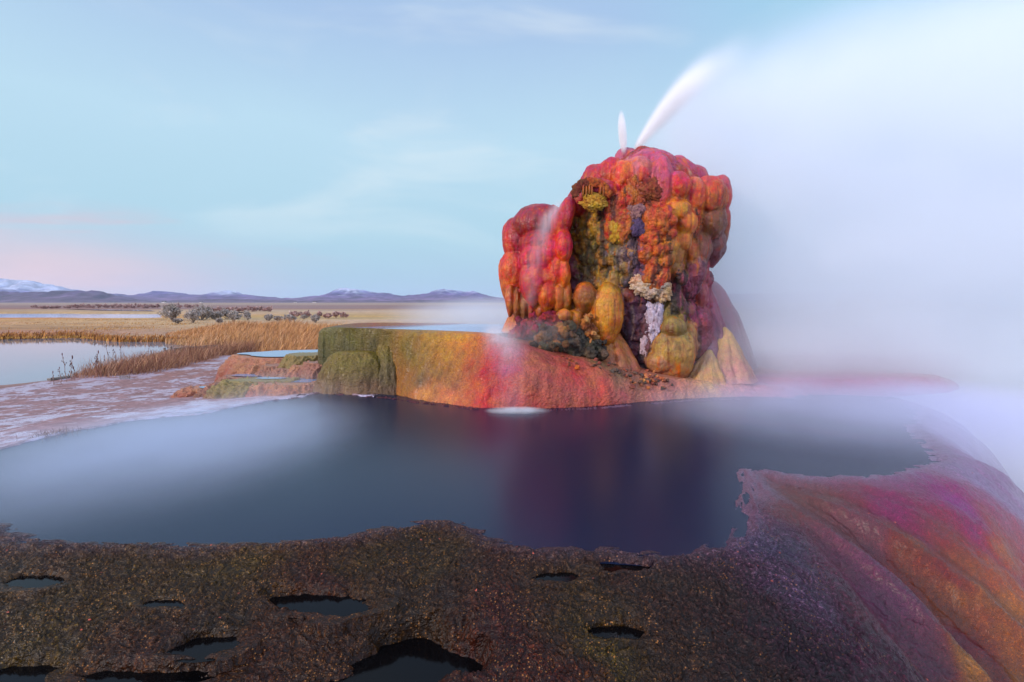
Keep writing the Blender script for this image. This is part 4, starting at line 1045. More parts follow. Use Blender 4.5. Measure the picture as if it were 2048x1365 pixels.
# one continuous skin over everything, then handed back to the growth it belongs to
PV, PF, o_ = list(parts_V), list(parts_F), off
for e in ALL: PV.append(e[1]); PF.append(e[2] + o_); o_ += len(e[1])
Vr, Fr = remesh(np.concatenate(PV), np.concatenate(PF), .0125)
E = np.unique(np.sort(np.concatenate([Fr[:, [0, 1]], Fr[:, [1, 2]], Fr[:, [2, 3]], Fr[:, [3, 0]]]), axis=1), axis=0); E = E[E[:, 0] != E[:, 1]]
deg = np.bincount(E.ravel(), minlength=len(Vr))[:, None]
for it in range(2):
    acc = np.zeros_like(Vr)
    for j in range(3): acc[:, j] = np.bincount(E[:, 0], Vr[E[:, 1], j], len(Vr)) + np.bincount(E[:, 1], Vr[E[:, 0], j], len(Vr))
    Vr = lerp(Vr, acc / np.maximum(deg, 1), .55)
# owners
kv, ko, kc = [], [], []
for i, e in enumerate(ALL): kv.append(e[1]); ko.append(np.full(len(e[1]), i)); kc.append(e[3])
nodV = parts_V[1:]; 
for i, v in enumerate(nodV): kv.append(v[::2]); ko.append(np.full(len(v[::2]), -1)); kc.append(np.tile(nod_col[i], (len(v[::2]), 1)))
cbody = paint(Vc, A_body, 3.0, .03, .05, 8, 1020); kv.append(Vc); ko.append(np.full(len(Vc), -1)); kc.append(cbody)
kv = np.concatenate(kv); ko = np.concatenate(ko); kc = np.concatenate(kc)
kd = KDTree(len(kv))
for i, v in enumerate(kv): kd.insert(v, i)
kd.balance()
own = np.zeros(len(Vr), int); cb = np.zeros((len(Vr), 3)); drip_c = np.zeros((len(Vr), 3))
jw = np.stack([fbm(Vr * 6, 2, 51), fbm(Vr * 6, 2, 52), fbm(Vr * 6, 2, 53)], 1) * .03
upo = .16 + .14 * noise(Vr * np.array([7, 7, 1]), 58)
for i, v in enumerate(Vr):
    own[i] = ko[kd.find(v)[1]]
    r_ = kd.find_n(v + jw[i], 3); cb[i] = (kc[r_[0][1]] + kc[r_[1][1]] + kc[r_[2][1]]) / 3
    drip_c[i] = kc[kd.find((v[0], v[1] - .02, v[2] + upo[i]))[1]]
stk = sst(.02, .30, fbm(Vr * np.array([13, 13, 1.1]), 3, 59)) * .9
cb = lerp(cb, drip_c, stk[:, None])
iscore = own < 0
AA = np.array([e[4] for e in ALL]); AC = np.array([e[5] for e in ALL])
fld = idw(Vr + jw * 4, AA, AC, 2.6, .08); cb = np.where(iscore[:, None], cb, lerp(cb, fld, .42))
cb = cb * (1 + fbm(Vr * 7, 4, 57) * .40 + fbm(Vr * np.array([40, 40, 4]), 2, 61) * .22)[:, None]
rs = fbm(Vr * np.array([15, 15, 1.0]), 4, 67); ob = ~iscore
cb = lerp(cb, S('#5a120e')[None], (sst(.10, .40, rs) * .55 * ob)[:, None]); cb = lerp(cb, S('#d8601c')[None], (sst(.14, .42, -rs) * .45 * ob * sst(.0, .25, cb[:, 0] - cb[:, 2]))[:, None])
# dark streaks paint in gap shade; pale salt stains run down the open face
cen_ = sst(.8, 1.2, Vr[:, 0]) * sst(3.0, 2.6, Vr[:, 0]) * iscore
run = fbm(Vr * np.array([9, 5, .8]), 4, 63)
cb = lerp(cb, S('#140c0e')[None], (sst(.0, .30, run) * .85 * cen_)[:, None]); cb = lerp(cb, S('#d8b49a')[None], (sst(.22, .5, -run) * .45 * cen_)[:, None])
Nn = normals(Vr, Fr)
steepn = 1 - np.abs(Nn[:, 2])
dsp = fbm(Vr * np.array([14, 14, 1.6]), 3, 1001) * .014 * steepn + fbm(Vr * 5, 3, 1002) * .02 + fbm(Vr * 26, 3, 1003) * .005
dsp += iscore * ((ridged(Vr * 24, 4, 1010) - .5) * .022 + (ridged(Vr * 7, 3, 1012) - .5) * .016)
Vr = Vr + Nn * dsp[:, None]; Nn = normals(Vr, Fr)
fo = own[Fr[:, 0]]
for it in range(3):     # tidy the seams: a face follows most of its corners
    own_f = own[Fr]; m2 = (own_f[:, 1] == own_f[:, 2]); fo = np.where(m2, own_f[:, 1], fo)
def patch(name, mask, mat, label=None, keep_main=True):
    f = Fr[mask]
    if len(f) < 40: return None
    if keep_main:
        lab = np.arange(len(Vr)); u_f = f
        for it in range(400):
            mn = lab[u_f].min(1); old = lab.copy(); 
            for j in range(4): np.minimum.at(lab, u_f[:, j], mn)
            if (lab == old).all(): break
        fl_ = lab[u_f[:, 0]]; ids, cnt = np.unique(fl_, return_counts=True); main = fl_ == ids[cnt.argmax()]
        idx = np.where(mask)[0]; rest.extend(idx[~main].tolist()); f = f[main]
    us = np.zeros(len(Vr), bool); us[f.ravel()] = True; rm = np.cumsum(us) - 1
    f2 = rm[f]; tri = f2[:, 2] == f2[:, 3]
    o = mesh_obj(name, Vr[us] - GL, [q for q in (f2[~tri], f2[tri][:, :3]) if len(q)], mat, cb[us], gey)
    o.data.normals_split_custom_set_from_vertices(Nn[us].tolist())
    if label: o['label'] = label
    return o
rest = []
for i, e in enumerate(ALL):
    nm = e[0]; mask = fo == i
    if mask.sum() >= 40: patch(nm, mask, M_bulb, e[6])
    else: rest.extend(np.where(mask)[0].tolist())
mk = fo < 0; mk[np.array(rest, int)] = True
patch('rock_body', mk, M_core, 'knobbly central face of olive, orange and purple nodules', False)
hol = [o for o in gey.children if o.name.split('.')[0] == 'hollow']
if hol:
    for o in list(gey.children):
        if o.name.split('.')[0] in ('hollow_rim', 'hanging_column'): o.parent = hol[0]

# ------------------------------------------------------------------ broken crust and rubble at the foot
def clump(name, spots, n, rpx, cols, seed, vox=.013, Yb=None):
    r2 = np.random.default_rng(seed); PV, PF, o_ = [], [], 0; cc_, ck = [], []
    for k in range(n):
        s = spots[r2.integers(len(spots))]
        px, py, Y = s[0] + r2.normal() * s[3], s[1] + r2.normal() * s[4], s[2] + r2.normal() * .07
        c = PY(px, py, Y); u, f = ico(2); R = r2.uniform(*rpx) * Y / F
        v = u * (1 + noise(u * 1.3 + k * 3.1, seed) * .5)[:, None] * R * r2.uniform(.6, 1.35, 3)
        q_ = Vector(r2.normal(size=3)).normalized(); v = v @ np.array(Matrix.Rotation(r2.uniform(0, 6), 3, q_)).T
        PV.append(v + c); PF.append(f + o_); o_ += len(v); cc_.append(c); ck.append(S(cols[r2.integers(len(cols))]))
    V, Fc_ = remesh(np.concatenate(PV), np.concatenate(PF), vox); N = normals(V, Fc_)
    V = V + N * ((ridged(V * 16, 3, seed + 3) - .55) * .05 + fbm(V * 40, 2, seed + 5) * .010)[:, None]
    kd = KDTree(len(cc_)); [kd.insert(c, i) for i, c in enumerate(cc_)]; kd.balance()
    col = np.array([ck[kd.find(v)[1]] for v in V]) * (1 + fbm(V * 20, 3, seed + 8) * .4)[:, None]
    return V, Fc_, col
cp = empty('crust_heap', tuple(PY(1110, 690, 7.15))); tag(cp, 'heap of ragged brown and dark red crust against the foot of the mound', 'crust heap')
CL = np.array(cp.location)
V, Fc_, col = clump('red_crust', [(1085,650,7.30,22,9),(1110,645,7.32,18,8),(1060,662,7.28,12,6),(1040,668,7.26,10,4)], 90, (6, 11), ['#8a2434', '#94303c', '#7c2030', '#a03a3c'], 71)
mesh_obj('red_crust', V - CL, Fc_, M_crust, col, cp)
V, Fc_, col = clump('brown_crust', [(1085,678,7.16,14,10),(1110,668,7.16,18,9),(1130,660,7.16,12,8),(1140,672,7.16,9,10),(1090,692,7.1,18,6)], 150, (5, 10), ['#5a4028', '#6c4a2c', '#8a5a34', '#a06a40', '#40301f', '#4c4430'], 72)
mesh_obj('brown_crust', V - CL, Fc_, M_crust, col, cp)
V, Fc_, col = clump('dark_crust', [(1165,688,7.14,16,10),(1185,696,7.14,12,8),(1150,695,7.1,10,7),(1175,705,7.1,14,6)], 90, (5, 10), ['#4a4036', '#3a332a', '#5a4838', '#44402f'], 73)
mesh_obj('dark_crust', V - CL, Fc_, M_crust, col, cp)
V, Fc_, col = clump('orange_crust', [(1175,655,7.14,6,10),(1182,672,7.14,5,6),(1170,640,7.16,5,5)], 34, (4, 7), ['#a8683c', '#b87848', '#8a5434', '#c08858'], 74)
mesh_obj('orange_crust', V - CL, Fc_, M_crust, col, cp)

WV = np.array(wall.data.vertices.foreach_get and [v.co[:] for v in wall.data.vertices]); WP = project(WV)
def on_wall(px, py): return anchor(WV, WP, px, py)
def stone_mesh(seed, sub=3):
    u, f = ico(sub); v = u * (1 + noise(u * 1.2 + seed, seed) * .45 + fbm(u * 3 + seed, 2, seed) * .2)[:, None]
    for k in range(7):
        n_ = np.random.default_rng(seed * 9 + k).normal(size=3); n_ /= np.linalg.norm(n_); h = v @ n_; m_ = h > .62; v[m_] -= (h[m_] - .62)[:, None] * n_ * .9
    return v, f
protos = {}
def stone(px, py, r, colh, label, group, seed):
    key = (seed % 5, colh)
    if key not in protos:
        v, f = stone_mesh(seed % 5 + 1); 
        o = mesh_obj('rock', v * np.array([1, .8, .65]), f, M_crust, np.clip(S(colh)[None] * (1 + fbm(v * 3, 3, seed) * .4)[:, None], 0, 1), smooth=False); protos[key] = o; new = o
    else: new = protos[key].copy(); COL.objects.link(new)
    p = on_wall(px, py); R = r * p[1] / F
    new.location = p + np.array([0, 0, R * .25]); new.scale = (R, R, R); new.rotation_euler = (rng.uniform(-.4, .4), rng.uniform(-.4, .4), rng.uniform(0, 6.28))
    tag(new, label, 'rock', group); return new
pal = ['#8a5040', '#6c4c40', '#a0604a', '#5c4c44']
for k in range(72):
    tt_ = k / 72; t2_ = rng.uniform()
    px = lerp(1195, 1330, t2_) + rng.normal() * 14; py = lerp(712, 775, t2_) + rng.normal() * 10
    stone(px, py, rng.uniform(3, 7), pal[k % 4], 'small reddish brown stone in the rubble slope below the mound', 'stones of the rubble slope', k)
for k in range(18):
    px = rng.normal() * 18 + 1300; py = rng.normal() * 8 + 758
    stone(px, py, rng.uniform(3.5, 6.5), ['#d08860', '#c07850'][k % 2], 'small pale orange stone chip at the foot of the purple gully', 'stone chips below the gully', k)
for k in range(16):
    t2_ = k / 15; stone(lerp(1120, 1150, t2_) + rng.normal() * 4, lerp(690, 730, t2_) + rng.normal() * 3, rng.uniform(2.5, 4.5), ['#a05c3c', '#6c4030'][k % 2], 'small crumbled stone along the red channel', 'stones along the red channel', k)
stone(1158, 733, 8, '#c8603c', 'single larger orange stone below the red channel', None, 3)

# ------------------------------------------------------------------ plants
def blades(roots, H, Wd, lean, cols, seed, segs=4, windx=.35, curl=.5):
    """tapered bent grass blades as one mesh: roots (n,3), heights, widths"""
    r2 = np.random.default_rng(seed); n = len(roots)
    s = np.linspace(0, 1, segs + 1)
    a = r2.uniform(0, 2 * np.pi, n); b = np.stack([np.cos(a), np.sin(a)], 1) * (lean * r2.uniform(.2, 1, n))[:, None]
    b[:, 0] += windx * r2.uniform(.3, 1.2, n)
    fa = r2.uniform(-.9, .9, n); wx, wy = np.cos(fa), np.sin(fa)
    V = np.zeros((n, segs + 1, 2, 3))
    for i, t in enumerate(s):
        off = b * (t ** 1.7 * curl + t * .4)[..., None] * H[:, None] if False else b * (t ** 1.8) * H[:, None]
        z = H * t * (1 - .18 * t * np.abs(b).sum(1))
        w = Wd * (1 - t) ** .7 * .5 + Wd * .03
        for j, sg in enumerate((-1, 1)):
            V[:, i, j, 0] = roots[:, 0] + off[:, 0] + sg * w * wx
            V[:, i, j, 1] = roots[:, 1] + off[:, 1] + sg * w * wy
            V[:, i, j, 2] = roots[:, 2] + z
    V = V.reshape(-1, 3); k = (segs + 1) * 2
    q = np.array([[i * 2, i * 2 + 1, i * 2 + 3, i * 2 + 2] for i in range(segs)])
    Fq = (np.arange(n)[:, None, None] * k + q[None]).reshape(-1, 4)
    cs = np.array([S(c) for c in cols]); ci = r2.integers(len(cs), size=n); c = cs[ci] * r2.uniform(.7, 1.25, n)[:, None]
    C = np.repeat(c, k, 0)
    return V, Fq, C
def spread(fn, n, seed):
    r2 = np.random.default_rng(seed); out = []
    while len(out) < n:
        p = fn(r2)
        if p is not None: out.append(p)
    return np.array(out)
def in2(p, poly): return in_poly(p[0], p[1], [(a[0], a[1]) for a in poly])
rb = [PZ(a, b, -.45) for a, b in [(330,690),(400,696),(470,700),(520,716),(560,722),(600,726),(650,712),(680,690),(690,672),(640,664),(560,662),(470,660),(390,664),(330,674)]]
mnx, mxx = min(p[0] for p in rb), max(p[0] for p in rb); mny, mxy = min(p[1] for p in rb), max(p[1] for p in rb)
def f1(r2):
    p = (r2.uniform(mnx, mxx), r2.uniform(mny, mxy) )
    return (p[0], p[1], GZ - .1) if in2(p, rb) else None
R1 = spread(f1, 15000, 21)
r2 = np.random.default_rng(4)
hh_ = (.35 + .65 * sst(330, 500, 1024 + F * R1[:, 0] / R1[:, 1])) * r2.uniform(.45, 1.0, len(R1)) * (.75 + .45 * fbm(R1 * .5, 3, 1100))
V, Fq, C = blades(R1, hh_, np.full(len(R1), .016) * R1[:, 1] / 14, np.full(len(R1), .5), ['#c48c4a','#b47c48','#cc9a60','#a8744c','#bc8858','#946644','#d0a478'], 31, windx=.45)
tag(mesh_obj('reeds', V, Fq, M_plant, C, smooth=False), 'tall tan reeds leaning over the end of the lake', None, None, 'stuff')
# far bank of the lake: grass overhanging the water
def f2(r2):
    x_ = r2.uniform(-900, 400); y_ = np.interp(x_, [-900, -300, 0, 90, 150, 230, 330, 400], [684, 680, 679, 677, 676, 684, 684, 688]) - abs(r2.normal()) * 3.2 + .6
    p_ = PZ(x_, y_, -.45); return (p_[0], p_[1], GZ - .14)
R2 = spread(f2, 9000, 22)
V, Fq, C = blades(R2, np.random.default_rng(5).uniform(.12, .34, len(R2)), np.full(len(R2), .05), np.full(len(R2), .5), ['#a86c2c','#b8782c','#8a5428','#9a6434','#74442a','#c08a3c'], 32, segs=3, windx=.3)
mesh_b = mesh_obj('bank_grass', V, Fq, M_plant, C, smooth=False); tag(mesh_b, 'rusty grass hanging over the far bank of the lake', None, None, 'stuff')
# golden meadow between the two lakes
def f3(r2):
    x_ = r2.uniform(-800, 700); y_ = r2.uniform(639.5, 681) if x_ < 330 else r2.uniform(640, 676)
    if x_ < 330 and r2.uniform() < (y_ - 638) / 60: pass
    if x_ > 380 and r2.uniform() < .45: return None
    p_ = PZ(x_, y_, -.45); return (p_[0], p_[1], GZ - .06)
R3 = spread(f3, 30000, 23)
hg = np.random.default_rng(6).uniform(.05, .13, len(R3)) * (1 + .9 * fbm(R3 * np.array([.12, .3, 1]), 3, 1110))
V, Fq, C = blades(R3, np.maximum(hg, .05), .012 * R3[:, 1] / 9, np.full(len(R3), .5), ['#c08a34','#b8802c','#c8963c','#a87434','#9a6834'], 33, segs=2, windx=.8)
px3 = 1024 + F * R3[:, 0] / R3[:, 1]; k_ = len(V) // len(R3)
strawm = np.repeat(sst(360, 470, px3), k_); C = lerp(C, S('#c4a068')[None] * np.random.default_rng(8).uniform(.8, 1.15, len(C))[:, None], (strawm * .8)[:, None])
rust = np.repeat(sst(.02, .3, fbm(R3 * np.array([.15, .4, 1]), 3, 1120)), k_); C = lerp(C, S('#8a5434')[None], (rust * .55 * (1 - strawm))[:, None])
tag(mesh_obj('meadow_grass', V, Fq, M_plant, C, smooth=False), 'golden meadow grass between the mirror lake and the far strip of water', None, None, 'stuff')
# tussock bank between lake and mineral flat
tb = [PZ(a, b, -.40) for a, b in [(118,768),(150,768),(200,768),(300,758),(380,742),(450,722),(500,712),(560,706),(540,698),(470,702),(420,708),(360,716),(300,724),(240,735),(190,746),(140,758)]]
mnx, mxx = min(p[0] for p in tb), max(p[0] for p in tb); mny, mxy = min(p[1] for p in tb), max(p[1] for p in tb)
def f4(r2):
    p = (r2.uniform(mnx, mxx), r2.uniform(mny, mxy)); 
    return (p[0], p[1], GZ - .08) if in2(p, tb) else None
R4 = spread(f4, 11000, 24)
sT, _ = poly_sdf(R4, np.array(tb))
h4 = np.random.default_rng(9).uniform(.12, .40, len(R4)) * (.45 + .9 * sst(0, .5, -sT)) * (1 + .6 * fbm(R4 * 1.2, 3, 1130))
V, Fq, C = blades(R4, np.maximum(h4, .05), np.full(len(R4), .012), np.full(len(R4), .7), ['#8a5c44','#a0704c','#7a4c3c','#b08058','#946454','#6c4438','#c09470'], 34, segs=3, windx=.25)
tag(mesh_obj('tussock_grass', V, Fq, M_plant, C, smooth=False), 'bushy brown grass bank between the lake and the pink mineral flat', None, None, 'stuff')
def tuft(px, py, z0, n, h, w, label, cols, seed, spr):
    c = PZ(px, py, z0); r2 = np.random.default_rng(seed); R = np.stack([c[0] + r2.normal(size=n) * spr, c[1] + r2.normal(size=n) * spr, np.full(n, z0 - .01)], 1)
    V, Fq, C = blades(R - c, r2.uniform(.4, 1, n) * h, np.full(n, w), np.full(n, 1.0), cols, seed, segs=3, windx=.1)
    o = mesh_obj('grass_tuft', V, Fq, M_plant, C, smooth=False); o.location = c; tag(o, label, 'grass tuft'); return o
tuft(112, 872, -.01, 260, .09, .006, 'low brown grass tuft on the thin edge of the dark pool', ['#7a5c50','#8a6c54','#6c4c44'], 5, .10)

def tube(pts, rad, nside=6):
    pts = np.array(pts); n = len(pts); V = []
    tan = np.gradient(pts, axis=0); tan /= np.linalg.norm(tan, axis=1)[:, None] + 1e-9
    ref = np.array([0.3, 1, .1]); a1 = np.cross(tan, ref); a1 /= np.linalg.norm(a1, axis=1)[:, None] + 1e-9; a2 = np.cross(tan, a1)
    th = np.linspace(0, 2 * np.pi, nside, endpoint=False)
    rad = np.broadcast_to(rad, n)
    V = pts[:, None] + rad[:, None, None] * (np.cos(th)[None, :, None] * a1[:, None] + np.sin(th)[None, :, None] * a2[:, None])
    V = V.transpose(1, 0, 2).reshape(-1, 3)
    return V, gridfaces(nside, n, True)
class MB:
    def __init__(s): s.V = []; s.F = []; s.C = []; s.o = 0
    def add(s, V, Fq, c):
        s.V.append(V); s.F.append(np.asarray(Fq) + s.o); s.o += len(V); s.C.append(np.broadcast_to(np.asarray(c), (len(V), 3)))
    def build(s, name, mat, parent=None, smooth=True):
        tri = [f for f in s.F if f.shape[1] == 3]; qd = [f for f in s.F if f.shape[1] == 4]
        fs = ([np.concatenate(qd)] if qd else []) + ([np.concatenate(tri)] if tri else [])
        return mesh_obj(name, np.concatenate(s.V), fs, mat, np.concatenate(s.C), parent, smooth)
# tall dry weeds standing on the tussock bank
weeds = [(158,762,712,'bent thin dry weed nearest the timber edging'),(147,764,700,None),(166,756,735,None),(118,766,758,None)]
weeds = [(133,766,708,'dry weed stalk at the very end of the tussock bank',.6),(143,763,714,'tall dry weed with a dark seed head near the timber edging',1.),(150,762,735,'branched low dry weed beside the dark seed head weed',.8),(123,770,736,'thin curved weed stalk over the timber edging',.4),(108,772,744,'faint lone weed stalk standing by the open lake',.4),(192,742,704,'tall dry weed before the middle of the lake',1.),(199,740,718,'crooked dry weed beside the tall middle one',.7),(218,732,692,'tallest feathery grass stalk on the hump of the bank',.6),(226,730,700,'straight feathery stalk on the hump of the bank',.5),(233,730,704,'leaning feathery stalk on the hump of the bank',.5),(243,728,694,'tall stalk with drooping tip right of the hump',.5),(212,734,712,'short grass stalk left of the hump',.4),(296,722,698,'thin weed stalk before the plank barrier',.4),(305,722,702,'second thin weed stalk before the plank barrier',.4)]
for k, (px, pb, pt, lab, den) in enumerate(weeds):
    c = PZ(px, pb, GZ); Y = c[1]; h = (pb - pt) * Y / F; r2 = np.random.default_rng(400 + k)
    o = empty('dry_weed', c); tag(o, lab, 'weed', 'tall dry weeds on the tussock bank')
    lx = r2.uniform(-.15, .2) * h; s = np.linspace(0, 1, 9)
    pts = np.stack([lx * s ** 1.6 + r2.normal(size=9) * .006, r2.normal(size=9) * .006, h * s], 1)
    st = MB(); st.add(*tube(pts, np.linspace(.006, .003, 9)), S('#8a6c60')); st.build('stem', M_plant, o)
    lf = MB(); hd = MB(); nb = int(3 + 6 * den)
    for j in range(nb):
        t = r2.uniform(.25, .98); b = np.array([lx * t ** 1.6, 0, h * t]); dr = np.array([r2.normal() * .5, r2.normal() * .5, r2.uniform(.5, 1)]) * h * .16 * (1.2 - t)
        lf.add(*tube(np.array([b, b + dr * .5 + np.array([0, 0, .01]), b + dr]), np.array([.004, .003, .002]), 4), S('#7a5848'))
        u, f = ico(1); hd.add(u * np.array([.007, .007, .018]) * (.6 + .6 * den) + b + dr, f, S('#5a3c34') * r2.uniform(.7, 1.3))
    u, f = ico(2); hd.add(u * np.array([.010, .010, .035]) * (.4 + .8 * den) + pts[-1], f, S('#5c2c28'))
    lf.build('twigs', M_plant, o); hd.build('seed_heads', M_plant, o)

def bush(name, label, group, c, w, h, n, leaf, cols, seed, cat='bush', stem_c='#4c4038', up=.55, dens=1.0):
    r2 = np.random.default_rng(seed); o = empty(name, c); tag(o, label, cat, group)
    st = MB(); tips = []
    for k in range(int(14 * dens)):
        a = r2.uniform(0, 6.28); e = r2.uniform(.1, 1); tip = np.array([np.cos(a) * w * .5 * e, np.sin(a) * w * .5 * e, h * (.55 + .45 * (1 - e ** 2)) * r2.uniform(.75, 1.1)])
        mid = tip * np.array([.45, .45, .5]) + r2.normal(size=3) * w * .04
        st.add(*tube(np.array([[0, 0, -.05], mid, tip]), np.array([.03, .02, .008]) * h, 5), S(stem_c)); tips.append((mid, tip))
        for j in range(5):
            b = lerp(mid, tip, r2.uniform(0, .9)); t2 = b + (r2.normal(size=3) * .16 + np.array([0, 0, .2])) * h; t2[2] = max(t2[2], .03 * h)
            st.add(*tube(np.array([b, (b + t2) / 2 + r2.normal(size=3) * .01, t2]), np.array([.010, .007, .004]) * h, 4), S(stem_c) * r2.uniform(.8, 1.4)); tips.append((b, t2))
    st.build('branches', M_plant, o)
    T0 = np.array([t[0] for t in tips]); T1 = np.array([t[1] for t in tips]); i = r2.integers(len(tips), size=n); q_ = r2.uniform(.2, 1.05, n)[:, None]
    P = lerp(T0[i], T1[i], q_) + r2.normal(size=(n, 3)) * h * .085; P[:, 2] = np.maximum(P[:, 2], .01)
    d1 = r2.normal(size=(n, 3)); d1[:, 2] = np.abs(d1[:, 2]) + up; d1 /= np.linalg.norm(d1, axis=1)[:, None]
    d2 = np.cross(d1, r2.normal(size=(n, 3))); d2 /= np.linalg.norm(d2, axis=1)[:, None]
    L = leaf * r2.uniform(.6, 1.4, n)[:, None]
    V = np.stack([P, P + d1 * L * .5 + d2 * L * .22, P + d1 * L, P + d1 * L * .5 - d2 * L * .22], 1).reshape(-1, 3)
    Fq = np.arange(n * 4).reshape(n, 4); cs = np.array([S(k) for k in cols]); C = np.repeat(cs[r2.integers(len(cs), size=n)] * r2.uniform(.75, 1.25, n)[:, None], 4, 0)
    mesh_obj('foliage', V, Fq, M_plant, C, o, smooth=False); return o
SG = ['#b0a49c','#a0958e','#bcb0a6','#90867f','#a89e92']
for k, (px, py, w, h, lab) in enumerate([(346,642,46,26,'largest grey sagebrush, at the end of the far strip of water'),(386,646,34,20,'dark grey sagebrush just beside the largest one'),(403,641,50,22,'pale wide sagebrush behind the dark grey one'),(432,640,26,12,'low grey sagebrush in the middle of the sage row'),(452,639,40,14,'pale sagebrush partly behind the round dense one'),(466,644,28,16,'round dense sagebrush in the middle of the meadow'),(496,641,16,13,'small dark sagebrush standing alone past the row'),(357,648,18,7,'tiny low sagebrush below the largest one'),(439,647,11,6,'tiny dark sagebrush in open golden grass'),(538,642,17,9,'small sagebrush left of the pair near the terrace'),(556,643,18,7,'low flat sagebrush of the pair near the terrace'),(580,645,22,11,'spreading grey sagebrush of the pair near the terrace'),(631,646,18,10,'grey sagebrush nearest the terrace top'),(608,639,12,6,'small sagebrush behind the pair near the terrace')]):
    c = PZ(px, py, GZ); Y = c[1]
    bush('sagebrush', lab, 'sagebrush on the meadow', c, w * Y / F, h * Y / F, int(900 + w * 45), .10 + .0012 * Y, SG, 600 + k, 'sagebrush', '#8a7c72')
WC = ['#b08c88','#a4807a','#b8988f','#c0a69c','#987470']
for k in range(46):
    r2 = np.random.default_rng(900 + k)
    if k < 30: px = lerp(75, 405, (k + r2.uniform(-.4, .4)) / 30); lab = 'bare reddish willow shrub in the thicket behind the far strip of water'; gr = 'willow thicket behind the far lake'
    elif k < 40: px = lerp(428, 545, (k - 30 + r2.uniform(-.4, .4)) / 10); lab = 'bare reddish willow shrub in the short thicket behind the sagebrush'; gr = 'short willow thicket behind the sagebrush'
    else: px = [590, 612, 640, 656, 672, 688][k - 40]; lab = ['dusty pink bare shrub in straw grass, leftmost of the six before the terrace','second of six dusty pink shrubs before the terrace, counted from the lake side','third of six dusty pink shrubs before the terrace, counted from the lake side','fourth of six dusty pink shrubs before the terrace, counted from the lake side','fifth of six dusty pink shrubs before the terrace, just off its corner','sixth of six dusty pink shrubs, half behind the terrace corner'][k - 40]; gr = None
    row = (617.5 if k < 30 else 624.5 if k < 40 else 637) + r2.uniform(-1, 1); c = PZ(px, row, -.42 if k < 40 else GZ); Y = c[1]
    hpx = r2.uniform(4.5, 7.5) * (1 if k < 40 else 1.3); wpx = r2.uniform(18, 34) * (1 if k < 40 else .7)
    if k < 40: hpx *= .55 + .45 * sst(75, 200, px)
    bush('willow_shrub', lab, gr, c, wpx * Y / F, hpx * Y / F, 620, .30 if k < 40 else .22, WC, 900 + k, 'shrub', '#98706e', up=1.2, dens=.6)

# ------------------------------------------------------------------ timber and far houses
def box(sx, sy, sz, bev=.006):
    bm = bmesh.new(); bmesh.ops.create_cube(bm, size=1); bmesh.ops.scale(bm, vec=(sx, sy, sz), verts=bm.verts)
    bmesh.ops.bevel(bm, geom=bm.edges[:], offset=bev, segments=1, affect='EDGES', profile=.5); return bm
def box_obj(name, size, mat, loc, parent=None, rot=(0, 0, 0), bev=.006):
    bm = box(*size, bev); me = bpy.data.meshes.new(name); bm.to_mesh(me); bm.free(); o = bpy.data.objects.new(name, me); COL.objects.link(o); me.materials.append(mat)
    o.parent = parent; o.location = loc; o.rotation_euler = rot; return o
def plank(name, a, b, hgt, thick, parent, L0):
    v = b - a; L = np.linalg.norm(v); mid = (a + b) / 2 - L0
    o = box_obj(name, (L, thick, hgt), M_wood, mid, parent, (0, -math.asin(v[2] / L), math.atan2(v[1], v[0]))); return o
a, b, c = PY(300, 708, 15.6), PY(345, 696, 15.2), PY(433, 690, 16.4)
br = empty('plank_barrier', tuple(a)); tag(br, 'low weathered plank barrier at the water edge behind the tussock bank', 'barrier')
L0 = np.array(a); e_ = np.array([0, 0, -.12])
plank('plank', a + e_, b + np.array([0, 0, -.06]), .11, .04, br, L0); plank('plank', a + e_ * 1.9, b + e_ * 1.3, .10, .04, br, L0)
plank('plank', b + np.array([.0, .05, -.07]), c + np.array([0, .05, -.06]), .12, .04, br, L0); plank('plank', b + np.array([.0, .05, -.21]), c + np.array([0, .05, -.20]), .12, .04, br, L0)
for px, Y, t in [(329, 15.25, 696), (342, 15.12, 694)]:
    p = PY(px, t, Y); box_obj('post', (.05, .05, .5), M_wood, p - L0 + np.array([0, 0, -.25]), br)
a, b = PZ(98, 768, -.36), PZ(138, 762, -.36)
o = box_obj('timber_edging', (np.linalg.norm(b - a), .10, .12), M_wood, (a + b) / 2 + np.array([0, 0, .05]), None, (0, 0, math.atan2(b[1] - a[1], b[0] - a[0])))
tag(o, 'short grey timber edging at the lake corner of the mineral flat', 'timber edging')
p = PZ(250, 759, -.3); pl = empty('slatted_crate', tuple(p)); tag(pl, 'small pale slatted wooden crate side lying against the tussock bank', 'crate side')
for k in range(6): box_obj('slat', (.012, .012, .07), M_wood, (-.10 + k * .04, 0, .045), pl, (0, rng.uniform(-.1, .1), 0), .002)
for zz_ in (.03, .075): box_obj('rail', (.24, .012, .010), M_wood, (0, -.013, zz_), pl, (0, 0, 0), .002)
M_hw = m_plain('white_siding', S('#cfc8c4')); M_hr = m_plain('dark_roof', S('#4a4248')); M_hwin = m_plain('dark_window', S('#20242c'), .2)
